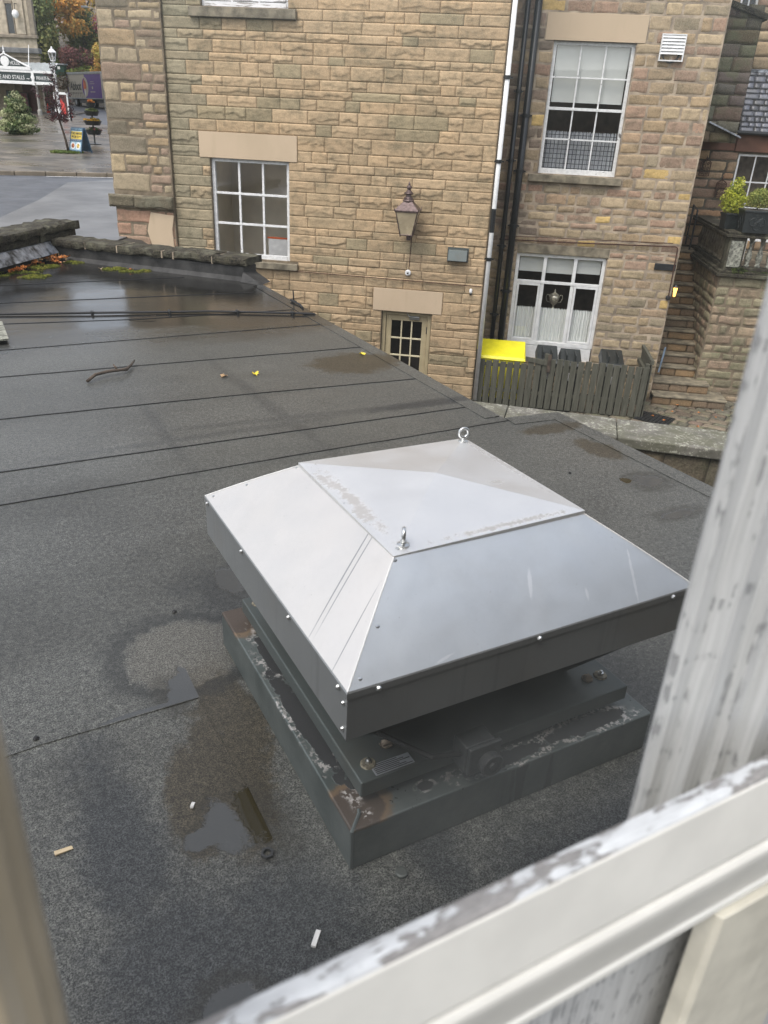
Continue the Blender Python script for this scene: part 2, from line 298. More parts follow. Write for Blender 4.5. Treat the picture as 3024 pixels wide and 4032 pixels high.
def leafmat(name,spec=.3,tr=.25):
    t=NT(name); a=t.attr(); b=t.bsdf(a,.6,0,None,spec); 
    tl=t.n('ShaderNodeBsdfTranslucent'); t.L(a,tl.inputs[0]); mx=t.n('ShaderNodeMixShader'); mx.inputs[0].default_value=tr
    t.L(b.outputs[0],mx.inputs[1]); t.L(tl.outputs[0],mx.inputs[2]); t.L(mx.outputs[0],t.out.inputs[0]); return t.m
M['leaf']=leafmat('leaves')
def glass(name,refl=.12,tint=(1,1,1),rough=.03,smudge=0.,mirror=(1,1,1)):
    t=NT(name); tr=t.n('ShaderNodeBsdfTransparent'); tr.inputs[0].default_value=(*tint,1)
    gl=t.n('ShaderNodeBsdfGlossy'); gl.inputs['Roughness'].default_value=rough; gl.inputs[0].default_value=(*mirror,1)
    mx=t.n('ShaderNodeMixShader'); 
    if smudge: f=t.math('ADD',refl,t.math('MULTIPLY',t.sm(t.noise(9,5,None,.6),.4,.75),smudge)); t.L(f,mx.inputs[0])
    else:
        lw=t.n('ShaderNodeLayerWeight'); lw.inputs['Blend'].default_value=.25
        t.L(t.math('ADD',refl,t.math('MULTIPLY',lw.outputs['Facing'],.25)),mx.inputs[0])
    t.L(tr.outputs[0],mx.inputs[1]); t.L(gl.outputs[0],mx.inputs[2]); t.L(mx.outputs[0],t.out.inputs[0]); return t.m
M['glass']=glass('window_glass',.11); M['glass_dark']=glass('porch_glass',.05)
def dirty_hazed_pane():
    t=NT('grimy_hazed_pane'); tr=t.n('ShaderNodeBsdfTransparent'); gl=t.n('ShaderNodeBsdfGlossy'); gl.inputs['Roughness'].default_value=.05; gl.inputs[0].default_value=(.75,.8,.8,1)
    df=t.n('ShaderNodeBsdfDiffuse'); df.inputs[0].default_value=(.55,.57,.55,1)
    m1=t.n('ShaderNodeMixShader'); m1.inputs[0].default_value=.016; t.L(tr.outputs[0],m1.inputs[1]); t.L(gl.outputs[0],m1.inputs[2])
    x=t.sep(); v=t.n('ShaderNodeCombineXYZ'); t.L(x[0],v.inputs[0]); t.L(x[2],v.inputs[1])
    d=t.vec('LENGTH',t.scl(t.vec('SUBTRACT',v.outputs[0],(.19,CZ-.285,0)),(1/.12,1/.07,0)))
    k=t.math('MULTIPLY',t.math('SUBTRACT',1.0,t.sm(t.math('ADD',d,t.math('MULTIPLY',t.math('SUBTRACT',t.noise(22,4),.5),1.)),.2,1.4)),.032)  # patch imitates a reflection's haze, over the thin dirt film
    f=t.math('ADD',.009,k); m2=t.n('ShaderNodeMixShader'); t.L(f,m2.inputs[0]); t.L(m1.outputs[0],m2.inputs[1]); t.L(df.outputs[0],m2.inputs[2]); t.L(m2.outputs[0],t.out.inputs[0]); return t.m
M['near_glass']=dirty_hazed_pane()
def emis(name,c,s):
    t=NT(name); e=t.n('ShaderNodeEmission'); e.inputs[0].default_value=(*c,1); e.inputs[1].default_value=s; t.L(e.outputs[0],t.out.inputs[0]); return t.m
M['lamp_lit']=emis('lit_lamp_glass',(1.,.50,.10),2.2)
def net_curtain(name,check=False):
    t=NT(name); c=(.78,.80,.76)
    if check:
        a=t.n('ShaderNodeTexBrick'); a.offset=0; a.inputs['Scale'].default_value=1.; a.inputs['Brick Width'].default_value=.075; a.inputs['Row Height'].default_value=.085; a.inputs['Mortar Size'].default_value=.006
        x=t.n('ShaderNodeVectorRotate',rotation_type='X_AXIS'); t.L(t.obj,x.inputs['Vector']); x.inputs['Angle'].default_value=R(-90); t.L(x.outputs[0],a.inputs['Vector'])
        a.inputs['Color1'].default_value=(.40,.42,.43,1); a.inputs['Color2'].default_value=(.34,.36,.37,1); a.inputs['Mortar'].default_value=(.05,.055,.07,1); c=a.outputs['Color']
    t.bsdf(c,.9,0,None,.1); return t.m
M['curtain']=net_curtain('white_net_curtain'); M['curtain_check']=net_curtain('grey_checked_curtain',True)

# ------------------------------------------------------------------ mesh helpers
class MB:
    def __init__(s): s.v=[]; s.f=[]; s.c=[]
    def add(s,vs,fs,col=None):
        o=len(s.v); s.v+= [tuple(v) for v in vs]; s.f+=[tuple(i+o for i in f) for f in fs]
        if col is not None: s.c+=[col]*len(vs)
        return s
    def box(s,x0,x1,y0,y1,z0,z1,col=None,M_=None):
        vs=[(x,y,z) for z in (z0,z1) for x,y in ((x0,y0),(x1,y0),(x1,y1),(x0,y1))]
        if M_ is not None: vs=[tuple(M_@Vector(v)) for v in vs]
        return s.add(vs,[(3,2,1,0),(4,5,6,7),(0,1,5,4),(1,2,6,5),(2,3,7,6),(3,0,4,7)],col)
    def quad(s,a,b,c,d,col=None): return s.add([a,b,c,d],[(0,1,2,3)],col)
    def hexa(s,b,t):   # four bottom, four top points
        return s.add(list(b)+list(t),[(3,2,1,0),(4,5,6,7),(0,1,5,4),(1,2,6,5),(2,3,7,6),(3,0,4,7)])
    def prism(s,pts,z0,z1,zt=None):
        n=len(pts); vs=[(x,y,z0) for x,y in pts]+[(x,y,z1) for x,y in pts]
        return s.add(vs,[tuple(range(n-1,-1,-1)),tuple(range(n,2*n))]+[(i,(i+1)%n,(i+1)%n+n,i+n) for i in range(n)])
    def prismY(s,pts,y0,y1): # pts in (x,z)
        n=len(pts); vs=[(x,y0,z) for x,z in pts]+[(x,y1,z) for x,z in pts]
        return s.add(vs,[tuple(range(n)),tuple(range(2*n-1,n-1,-1))]+[((i+1)%n,i,i+n,(i+1)%n+n) for i in range(n)])
    def prismX(s,pts,x0,x1): # pts in (y,z)
        n=len(pts); vs=[(x0,y,z) for y,z in pts]+[(x1,y,z) for y,z in pts]
        return s.add(vs,[tuple(range(n)),tuple(range(2*n-1,n-1,-1))]+[((i+1)%n,i,i+n,(i+1)%n+n) for i in range(n)])
    def tube(s,path,r,n=10,closed=False,cap=True):
        P=[Vector(p) for p in path]; k=len(P); rr=r if isinstance(r,(list,tuple)) else [r]*k
        o=len(s.v); up=None
        for i,p in enumerate(P):
            a=P[(i-1)%k] if (closed or i>0) else p; b=P[(i+1)%k] if (closed or i<k-1) else p
            d=(b-a).normalized()
            if up is None: up=d.orthogonal().normalized()
            up=(up-d*up.dot(d)).normalized(); q=d.cross(up)
            for j in range(n):
                t=2*math.pi*j/n; s.v.append(tuple(p+(up*math.cos(t)+q*math.sin(t))*rr[i]))
        m=k if closed else k-1
        for i in range(m):
            for j in range(n):
                a=o+i*n+j; b=o+i*n+(j+1)%n; c=o+((i+1)%k)*n+(j+1)%n; d=o+((i+1)%k)*n+j
                s.f.append((a,b,c,d))
        if cap and not closed:
            s.f.append(tuple(o+j for j in range(n-1,-1,-1))); s.f.append(tuple(o+(k-1)*n+j for j in range(n)))
        return s
    def lathe(s,prof,c=(0,0,0),n=20,M_=None):
        o=len(s.v); 
        for r,z in prof:
            for j in range(n):
                t=2*math.pi*j/n; v=Vector((r*math.cos(t),r*math.sin(t),z))
                if M_ is not None: v=M_@v
                s.v.append((v.x+c[0],v.y+c[1],v.z+c[2]))
        for i in range(len(prof)-1):
            for j in range(n):
                s.f.append((o+i*n+j,o+i*n+(j+1)%n,o+(i+1)*n+(j+1)%n,o+(i+1)*n+j))
        s.f.append(tuple(o+j for j in range(n-1,-1,-1))); s.f.append(tuple(o+(len(prof)-1)*n+j for j in range(n)))
        return s
def link(name,mesh,parent,S):
    o=bpy.data.objects.new(name,mesh); COL.objects.link(o)
    if parent is not None:
        o.parent=parent; o.matrix_basis=WM[parent.name].inverted()@S
    else: o.matrix_basis=S.copy()
    WM[o.name]=S.copy(); return o
def build(name,mb,mat,parent=None,S=WI,bevel=0,smooth=False,seg=2):
    me=bpy.data.meshes.new(name); me.from_pydata(mb.v,[],mb.f); me.update()
    if len(mb.c)==len(mb.v) and mb.c:
        a=me.color_attributes.new('Col','FLOAT_COLOR','POINT'); a.data.foreach_set('color',np.array([(*c,1) for c in mb.c],dtype=np.float32).ravel())
    me.materials.append(M[mat] if isinstance(mat,str) else mat)
    if smooth: me.polygons.foreach_set('use_smooth',[True]*len(me.polygons))
    o=link(name,me,parent,S)
    if bevel:
        b=o.modifiers.new('Bevel','BEVEL'); b.width=bevel; b.segments=seg; b.limit_method='ANGLE'; b.angle_limit=R(40)
    return o
def thing(name,label,cat,loc=(0,0,0),rz=0,group=None,S=WI):
    o=bpy.data.objects.new(name,None); COL.objects.link(o); o.empty_display_size=.2
    m=S@Matrix.Translation(loc)@Matrix.Rotation(rz,4,'Z'); o.matrix_basis=m; WM[o.name]=m
    o['label']=label; o['category']=cat
    if group: o['group']=group
    return o
def tag(o,label,cat,group=None):
    o['label']=label; o['category']=cat
    if group: o['group']=group
    return o
def struct(o,kind='structure'): o['kind']=kind; return o
def kids(root):
    return [c for c in bpy.data.objects if c.parent==root]
def clone(root,loc,rz,label,group=None,scale=1.,children=None):
    r=root.copy(); COL.objects.link(r)
    m=Matrix.Translation(loc)@Matrix.Rotation(rz,4,'Z')@Matrix.Scale(scale,4); r.matrix_basis=m; WM[r.name]=m
    r['label']=label
    if group: r['group']=group
    for ch in (children if children is not None else kids(root)):
        c=ch.copy(); COL.objects.link(c); c.parent=r; c.matrix_basis=ch.matrix_basis.copy()
        for g in kids(ch):
            d=g.copy(); COL.objects.link(d); d.parent=c; d.matrix_basis=g.matrix_basis.copy()
    return r
def text(s,size,mat,parent,name,Mx,ext=.004,align='LEFT',S=None,sx=1.,bold=0.):
    cu=bpy.data.curves.new(name,'FONT'); cu.body=s; cu.size=size; cu.extrude=ext; cu.align_x=align; cu.offset=bold
    o=bpy.data.objects.new(name+'_tmp',cu); COL.objects.link(o); bpy.context.view_layer.update()
    dg=bpy.context.evaluated_depsgraph_get(); me=bpy.data.meshes.new_from_object(o.evaluated_get(dg))
    bpy.data.objects.remove(o); me.name=name; me.materials.clear(); me.materials.append(M[mat])
    ob=bpy.data.objects.new(name,me); COL.objects.link(ob); ob.parent=parent
    W=Mx@Matrix.Diagonal((sx,1,1,1)); ob.matrix_basis=WM[parent.name].inverted()@W; WM[ob.name]=W
    return ob
# ---- value noise
def vn(x,y,seed=0):
    x=np.asarray(x,float)+seed*17.13; y=np.asarray(y,float)+seed*5.71
    xi=np.floor(x).astype(np.int64); yi=np.floor(y).astype(np.int64); fx=x-xi; fy=y-yi
    fx=fx*fx*(3-2*fx); fy=fy*fy*(3-2*fy)
    def h(a,b):
        n=(a*374761393+b*668265263+seed*982451653)&0x7fffffff
        n=((n^(n>>13))*1274126177)&0x7fffffff
        return ((n^(n>>16))&0xffff)/65535.
    return (h(xi,yi)*(1-fx)+h(xi+1,yi)*fx)*(1-fy)+(h(xi,yi+1)*(1-fx)+h(xi+1,yi+1)*fx)*fy
def ss(a,b,x): t=np.clip((x-a)/(b-a),0,1); return t*t*(3-2*t)
def rows(u0,u1,z0,z1,holes,ch,lw,rg,anch=None,lmin=.12):
    A=sorted([z0,z1]+[z for h in holes for z in h[2:4] if z0+.05<z<z1-.05]+(anch or []))
    B=[A[0]]
    for a in A[1:]:
        if a-B[-1]>.055: B.append(a)
    out=[]
    for a,b in zip(B[:-1],B[1:]):
        n=max(1,round((b-a)/ch)); w=[rg.uniform(.75,1.3) for _ in range(n)]; s=sum(w); z=a
        for k in range(n):
            zb=z+(b-a)*w[k]/s; zm=(z+zb)/2
            iv=[(u0,u1)]
            for h in holes:
                if h[2]-.01<zm<h[3]+.01:
                    nv=[]
                    for p,q in iv:
                        if h[1]<=p or h[0]>=q: nv.append((p,q))
                        else:
                            if h[0]>p+.03: nv.append((p,h[0]))
                            if h[1]<q-.03: nv.append((h[1],q))
                    iv=nv
            for p,q in iv:
                u=p
                while u<q-1e-4:
                    l=lw*rg.choice((.55,.7,.85,1,1.1,1.3,1.6))*rg.uniform(.9,1.1)
                    if q-(u+l)<lmin: l=q-u
                    out.append((u,min(q,u+l),z,zb)); u+=l
            z=zb
    return out
def stonework(rects,O,U,N,Zd,colf,style,rg,gap=.005,du=.035,dz=.026,amp=1.):
    O,U,N,Zd=[np.array(a,float) for a in (O,U,N,Zd)]
    V=[];F=[];C=[];o=0
    for k,(a,b,c,d) in enumerate(rects):
        g=gap*rg.uniform(.7,1.5)
        a0,b0,c0,d0=a+g/2,b-g/2,c+g/2,d-g/2
        if b0-a0<.02 or d0-c0<.02: continue
        nx=max(3,int((b0-a0)/du)+1); nz=max(4,int((d0-c0)/dz)+1)
        u=np.linspace(a0,b0,nx); z=np.linspace(c0,d0,nz)
        u=np.concatenate([[a0],u,[b0]]); z=np.concatenate([[c0],z,[d0]])
        UU,ZZ=np.meshgrid(u,z)
        du_=np.minimum(UU-a0,b0-UU); dz_=np.minimum(ZZ-c0,d0-ZZ); sd=rg.randint(0,900)
        if style=='rock':
            e=np.clip(np.minimum(du_/.012,dz_/.007),0,1)
            H=rg.choice((.003,.006,.014,.022,.028,.034))*amp
            hh=d0-c0; jag=c0+hh*(.10+.42*vn(UU*9,ZZ*0,sd)+.16*vn(UU*34,ZZ*0,sd+1))
            if rg.random()<.25: jag=jag-10
            ramp=.25+.75*np.clip((d0-ZZ)/np.maximum(d0-jag,.02),0,1) if rg.random()<.85 else .7
            top=H*ramp*(.7+.3*vn(UU*6,ZZ*12,sd+2))+.006*amp*(vn(UU*26,ZZ*34,sd+3)-.3)
            low=.002+.006*vn(UU*12,ZZ*26,sd+4)
            D=e*(low+np.maximum(top,0)*ss(0,.007,ZZ-jag))+.001
        elif style=='rubble':
            pass; dd=np.sqrt(np.clip(du_,0,.05)*np.clip(dz_,0,.05)); e=np.clip(np.minimum(du_,dz_)/.022,0,1)**.6
            H=rg.uniform(.006,.02)*amp
            D=e*(H*(.6+.8*vn(UU*8,ZZ*10,sd))+.008*amp*vn(UU*30,ZZ*36,sd+1))
            jx=(vn(UU*5,ZZ*5,sd+5)-.5)*.018*amp*2; jz=(vn(UU*5,ZZ*5,sd+6)-.5)*.018*amp*2
            UU=UU+jx*np.clip(1-du_/.06,0,1); ZZ=ZZ+jz*np.clip(1-dz_/.06,0,1)
        elif style=='slate':
            D=.006+.014*(1-(ZZ-c0)/(d0-c0))+.003*vn(UU*9,ZZ*9,sd)
        else:
            e=np.clip(np.minimum(du_,dz_)/.006,0,1); D=e*(.004+.002*vn(UU*3,ZZ*3,sd))
        D[0,:]=D[-1,:]=-.02; D[:,0]=D[:,-1]=-.02
        P=O+UU[...,None]*U+ZZ[...,None]*Zd+D[...,None]*N
        m,n=UU.shape; V.append(P.reshape(-1,3))
        idx=np.arange(m*n).reshape(m,n)+o
        F.append(np.stack([idx[:-1,:-1],idx[:-1,1:],idx[1:,1:],idx[1:,:-1]],-1).reshape(-1,4)); o+=m*n
        col=colf((a+b)/2,(c+d)/2,rg); C.append(np.tile(np.array((*col,1.),dtype=np.float32),(m*n,1)))
    V=np.concatenate(V);F=np.concatenate(F);C=np.concatenate(C)
    if np.dot(np.cross(U,Zd),N)<0: F=F[:,::-1]
    return V,F,C
def buildraw(name,VFC,mat,parent,S=WI):
    V,F,C=VFC; me=bpy.data.meshes.new(name)
    me.vertices.add(len(V)); me.vertices.foreach_set('co',V.astype(np.float32).ravel())
    me.loops.add(F.size); me.loops.foreach_set('vertex_index',F.astype(np.int32).ravel())
    me.polygons.add(len(F)); me.polygons.foreach_set('loop_start',np.arange(0,F.size,4,dtype=np.int32)); me.polygons.foreach_set('loop_total',np.full(len(F),4,dtype=np.int32))
    me.update(calc_edges=True); me.validate()
    a=me.color_attributes.new('Col','FLOAT_COLOR','POINT'); a.data.foreach_set('color',C.ravel())
    me.materials.append(M[mat]); return link(name,me,parent,S)
def holed(mb,x0,x1,z0,z1,y,holes,depth):
    """flat wall plane facing -Y with rectangular openings and their reveals"""
    X=sorted({x0,x1}|{v for h in holes for v in h[:2] if x0<v<x1}); Z=sorted({z0,z1}|{v for h in holes for v in h[2:4] if z0<v<z1})
    for a,b in zip(X[:-1],X[1:]):
        for c,d in zip(Z[:-1],Z[1:]):
            xm,zm=(a+b)/2,(c+d)/2
            if any(h[0]<xm<h[1] and h[2]<zm<h[3] for h in holes): continue
            mb.quad((a,y,c),(b,y,c),(b,y,d),(a,y,d))
    for a,b,c,d in holes:
        d2=min(d,z1); e=y+depth
        mb.quad((a,y,c),(a,y,d2),(a,e,d2),(a,e,c)); mb.quad((b,y,d2),(b,y,c),(b,e,c),(b,e,d2))
        mb.quad((a,y,c),(a,e,c),(b,e,c),(b,y,c))
        if d<=z1: mb.quad((a,y,d),(b,y,d),(b,e,d),(a,e,d))
    return mb
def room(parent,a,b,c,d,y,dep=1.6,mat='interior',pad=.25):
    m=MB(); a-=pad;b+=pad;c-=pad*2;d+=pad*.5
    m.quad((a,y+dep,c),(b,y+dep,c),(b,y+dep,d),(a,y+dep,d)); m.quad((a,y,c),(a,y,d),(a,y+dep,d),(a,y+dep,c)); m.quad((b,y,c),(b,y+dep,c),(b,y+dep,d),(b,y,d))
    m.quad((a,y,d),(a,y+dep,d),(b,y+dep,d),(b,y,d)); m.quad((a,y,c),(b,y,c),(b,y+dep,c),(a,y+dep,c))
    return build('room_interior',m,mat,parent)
def sash(parent,x0,x1,z0,z1,y,cols,rws,mat='white_peel',fw=.05,mw=.022,depth=.05,pane='glass',bottom=.08,meet=None,extra=None,name='window'):
    """window part with frame, bars and panes"""
    f=MB(); f.box(x0,x0+fw,y,y+depth+.03,z0,z1).box(x1-fw,x1,y,y+depth+.03,z0,z1).box(x0+fw,x1-fw,y,y+depth+.03,z1-fw,z1).box(x0+fw,x1-fw,y-.01,y+depth+.03,z0,z0+bottom)
    w=build(name,f,mat,parent,bevel=.004)
    b=MB(); X0,X1,Z0,Z1=x0+fw,x1-fw,z0+bottom,z1-fw
    for i in range(1,cols):
        x=X0+(X1-X0)*i/cols; b.box(x-mw/2,x+mw/2,y+.012,y+depth-.005,Z0,Z1)
    for j in range(1,rws):
        z=Z0+(Z1-Z0)*j/rws; m=(meet if (meet and j*2==rws) else mw); b.box(X0,X1,y+.008 if m==mw else y-.012,y+depth-.009,z-m/2,z+m/2)
    if extra: extra(b)
    build('glazing_bars',b,mat,w,bevel=.003)
    g=MB(); g.quad((X0,y+depth*.6,Z0),(X1,y+depth*.6,Z0),(X1,y+depth*.6,Z1),(X0,y+depth*.6,Z1)); build('pane',g,pane,w)
    return w
def curtain(parent,x0,x1,z0,z1,y,mat,folds=14,amp=.018,seed=1,name='curtain'):
    m=MB(); n=160; zs=[z0,z0+(z1-z0)*.5,z1-.05,z1-.03,z1]; rg=random.Random(seed); ph=[rg.uniform(.6,1.4) for _ in range(n+1)]
    t=0
    for i in range(n+1):
        x=x0+(x1-x0)*i/n; t+=ph[i//4]*folds*2*math.pi/n
        for k,z in enumerate(zs):
            a=amp*(.9,.9,.8,.35,1.)[k]; m.v.append((x,y+a*math.sin(t)+.006*math.sin(t*2.7),z+(.012*math.sin(t*1.3) if k==4 else 0)))
    for i in range(n):
        for k in range(4): a=i*5+k; m.f.append((a,a+5,a+6,a+1))
    return build(name,m,mat,parent,smooth=True)
def leafmesh(blobs,n,size,pal,rg,flat=0.,shade=.25):
    """blobs: (cx,cy,cz,rx,ry,rz) ; n leaves over the blobs, with colour chosen clump by clump"""
    V=[];F=[];C=[]; vol=[b[3]*b[4]*b[5] for b in blobs]; tot=sum(vol)
    for b,v in zip(blobs,vol):
        base=rg.choice(pal)
        for _ in range(int(n*v/tot)+2):
            while True:
                x,y,z=[rg.uniform(-1,1) for _ in range(3)]; r=math.sqrt(x*x+y*y+z*z)
                if .25<r<=1: break
            k=(r**-.35) if rg.random()<.7 else 1.
            if r*k>1.08: k=1.08/r
            c=Vector((b[0]+x*k*b[3],b[1]+y*k*b[4],b[2]+z*k*b[5])); s=size*rg.uniform(.6,1.4)
            nrm=Vector((x+rg.uniform(-.9,.9),y+rg.uniform(-.9,.9),z*.6+rg.uniform(-.5,1))).normalized(); t=nrm.orthogonal().normalized(); t=(Matrix.Rotation(rg.uniform(0,6.28),3,nrm)@t); q=nrm.cross(t)
            o=len(V); V+= [tuple(c-t*s*.5),tuple(c-q*s*.3+nrm*s*.06),tuple(c+t*s*.6),tuple(c+q*s*.3+nrm*s*.06)]; F.append((o,o+1,o+2,o+3))
            cc=base if rg.random()<.75 else rg.choice(pal); f=rg.uniform(.75,1.25); C+=[tuple(q_*f for q_ in cc)]*4
    m=MB(); m.v=V;m.f=F;m.c=C; return m
def blobs(cx,cy,cz,rx,ry,rz,n,rg,br=.34):
    L=[]
    for _ in range(n):
        while True:
            x,y,z=[rg.uniform(-1,1) for _ in range(3)]
            if x*x+y*y+z*z<1: break
        k=rg.uniform(.6,1.25)*br; L.append((cx+x*rx*.8,cy+y*ry*.8,cz+z*rz*.8,rx*k,ry*k,rz*k*.9))
    return L
# ================================================================== SETTING
def plane(x,y): return CZ-1.73+.034*(y-32)
def zg(x,y):
    s=plane(x,min(y,92))+ (0.30*(y-92) if y>92 else 0)+(.5*(min(y,93.5)-88.5) if y>88.5 else 0)
    s=min(s,CZ+10)
    w=float(ss(0,1,(-x-4.2)/3.3)) if y<19 else float(ss(0,1,(-x-4.2)/3.3))
    return s*w
def gridmesh(xs,ys,zf,dz=0.):
    m=MB()
    for y in ys:
        for x in xs: m.v.append((x,y,zf(x,y)+dz))
    n=len(xs)
    for j in range(len(ys)-1):
        for i in range(n-1): a=j*n+i; m.f.append((a,a+1,a+n+1,a+n))
    return m
xs=[-400,-250,-150]+list(np.arange(-100,-8,6.))+list(np.arange(-8,-3.4,.35))+[-2,0,4,10,20,40,100,400]
ys=[-200,-60,-20,-5,0,5,8,10,12,14,16,18,19,20,25,30,40,50,60,70,80,86,88.5,90,92,93.5,95,98,102,106,112,120,150,250,400]
struct(build('ground',gridmesh(xs,ys,zg,-.012),'soil',smooth=True))
rg=random.Random(3)
# road, pavement and plaza follow the same slope
def sheet(name,pts,mat,dz,kind='structure',skirt=0):
    m=MB(); n=len(pts); m.v=[(x,y,plane(x,y)+dz) for x,y in pts]; m.f=[tuple(range(n))]
    if skirt:
        m.v+=[(x,y,plane(x,y)+dz-skirt) for x,y in pts]; m.f+=[((i+1)%n,i,i+n,(i+1)%n+n) for i in range(n)]
    return struct(build(name,m,mat))
sheet('road',[(-75,-10),(-7.6,-10),(-7.6,89),(-75,89)],'asphalt',.0)
sheet('pavement',[(-9.4,9),(-10.9,15.8),(-11.9,19.5),(-13.2,23.3),(-11.8,25.4),(-7.61,27),(-7.61,9)],'concrete',.006)
plz=[(-8.7,27.02),(-35.2,64.4),(-37,70),(-74,70),(-74,1.2)]
sheet('plaza',plz,'paving',.11,skirt=.13)
# white road marking beside the far kerb and the near kerb
m=MB()
def strip(m,a,b,w,dz):
    a=Vector((*a,0));b=Vector((*b,0));d=(b-a).normalized();n=Vector((-d.y,d.x,0))*w/2
    vs=[a-n,b-n,b+n,a+n]; m.add([(v.x,v.y,plane(v.x,v.y)+dz) for v in vs],[(0,1,2,3)])
strip(m,(-14.5,24.35),(-12.1,25.3),.10,.010)
strip(m,(-35.6,64.5),(-9.5,27.6),.22,.008)
struct(build('road_marking',m,'white'))
# kerb stones along the near edge of the plaza
m=MB()
def kerb(m,a,b,w=.16,hh=.115):
    a=Vector((*a,0));b=Vector((*b,0));d=(b-a).normalized();n=Vector((-d.y,d.x,0))*w; L=(b-a).length;k=int(L/.9)
    for i in range(k):
        p=a+d*(L*i/k+.008);q=a+d*(L*(i+1)/k-.008)
        bo=[(v.x,v.y,plane(v.x,v.y)-.05) for v in (p-n,q-n,q,p)]; tp=[(v.x,v.y,plane(v.x,v.y)+hh+.003) for v in (p-n,q-n,q,p)]
        m.hexa(bo,tp)
kerb(m,(-42,13.84),(-8.7,27.06))
struct(build('kerb',m,'theatre_dark',bevel=.012))
# courtyard setts in front of the steps
def coly(u,z,r):
    f=r.uniform(.7,1.25); c=r.choice(((.10,.085,.06),(.085,.08,.06),(.12,.095,.07),(.075,.07,.055),(.10,.07,.055))); f*=1.6; return tuple(f*x for x in c)
ang=R(-24); Uc=(math.cos(ang),math.sin(ang),0); Zc=(-math.sin(ang),math.cos(ang),0)
struct(buildraw('courtyard_setts',stonework(rows(-2.5,6.5,-3.2,5.5,[],.21,.3,rg),(3.9,14.6,.004),Uc,(0,0,1),Zc,coly,'rubble',rg,gap=.02,du=.05,dz=.05,amp=.8),'mossy',None))

# ================================================================== MAIN BUILDING
Y1=15.5
mbd=thing('stone_building','large tan rock-faced stone building with square sash windows and a small glazed cream door','building',(-4,Y1,0))
Hs=[(-5.80,-4.25,2.60,4.41),(-5.83,-4.24,6.85,7.5),(-2.36,-1.35,-.1,1.79)]
trim=[(-6.0,-4.09,4.41,4.86),(-5.98,-4.08,2.44,2.60),(-6.04,-4.09,6.68,6.85),(-2.54,-1.16,1.79,2.235)]
def colmain(u,z,r):
    c=r.choice(((.35,.265,.16),(.37,.285,.175),(.33,.25,.15),(.35,.27,.165),(.31,.24,.145),(.36,.27,.16)))
    f=r.uniform(.90,1.08)*1.4; c=(c[0]*1.03,c[1]*.965,c[2]*.94)
    if r.random()<.07: c=(.25,.20,.12); f=r.uniform(.9,1.15)*1.4
    l=float(ss(-5.75,-6.3,u))
    if l>0 : c=tuple(a*(1-l*.75)+b*l*.75 for a,b in zip(c,(.19,.18,.125)))
    return tuple(f*x for x in c)
sts=rows(-6.56,-.40,0,7.42,Hs+trim,.182,.52,rg)
VFC=stonework(sts,(0,Y1,0),(1,0,0),(0,-1,0),(0,0,1),colmain,'rock',rg,gap=.0045,amp=.62,du=.028,dz=.014)
buildraw('wall',VFC,'stone',mbd)
m=MB(); holed(m,-7.78,-.40,0,12.5,Y1+.002,Hs,.30)
m.quad((-.40,Y1+.002,0),(-.40,Y1+9,0),(-.40,Y1+9,12.5),(-.40,Y1+.002,12.5)); m.quad((-7.78,Y1,0),(-7.78,Y1,12.5),(-7.78,Y1+9,12.5),(-7.78,Y1+9,0)); m.quad((-7.78,Y1+9,0),(-7.78,Y1+9,12.5),(-.4,Y1+9,12.5),(-.4,Y1+9,0)); m.quad((-7.78,Y1,12.5),(-.4,Y1,12.5),(-.4,Y1+9,12.5),(-7.78,Y1+9,12.5))
build('wall_core',m,'mortar',mbd)
m=MB().box(-6.0,-4.09,Y1-.022,Y1+.1,4.41,4.855); build('lintel',m,'lintel',mbd,bevel=.004)
m=MB().box(-2.54,-1.16,Y1-.022,Y1+.1,1.795,2.23); build('lintel',m,'lintel',mbd,bevel=.004)
m=MB().box(-5.98,-4.08,Y1-.09,Y1+.12,2.44,2.56); build('sill',m,'sill',mbd,bevel=.01)
m=MB().box(-6.04,-4.09,Y1-.09,Y1+.12,6.68,6.83); build('sill',m,'sill',mbd,bevel=.01)
sash(mbd,-5.80,-4.25,2.56,4.41,Y1+.07,3,3,mw=.042,fw=.065,bottom=.12)
room(mbd,-5.8,-4.25,2.56,4.41,Y1+.31)
w=sash(mbd,-5.83,-4.24,6.83,8.4,Y1+.07,3,3,mat='white_board',bottom=.10)
m=MB().box(-5.76,-4.31,Y1+.085,Y1+.11,6.95,8.3); build('white_board',m,'white_board',w)
# notice board leaning inside the lower window
nb=thing('picture_board','pale board with an orange top edge leaning behind the square window','board',(-4.6,Y1+.6,2.4))
m=MB().box(-4.86,-4.30,Y1+.60,Y1+.63,2.42,2.93); build('sheet',m,'paper',nb); m=MB().box(-4.88,-4.30,Y1+.595,Y1+.635,2.93,2.96); build('top_edge',m,'orange',nb)
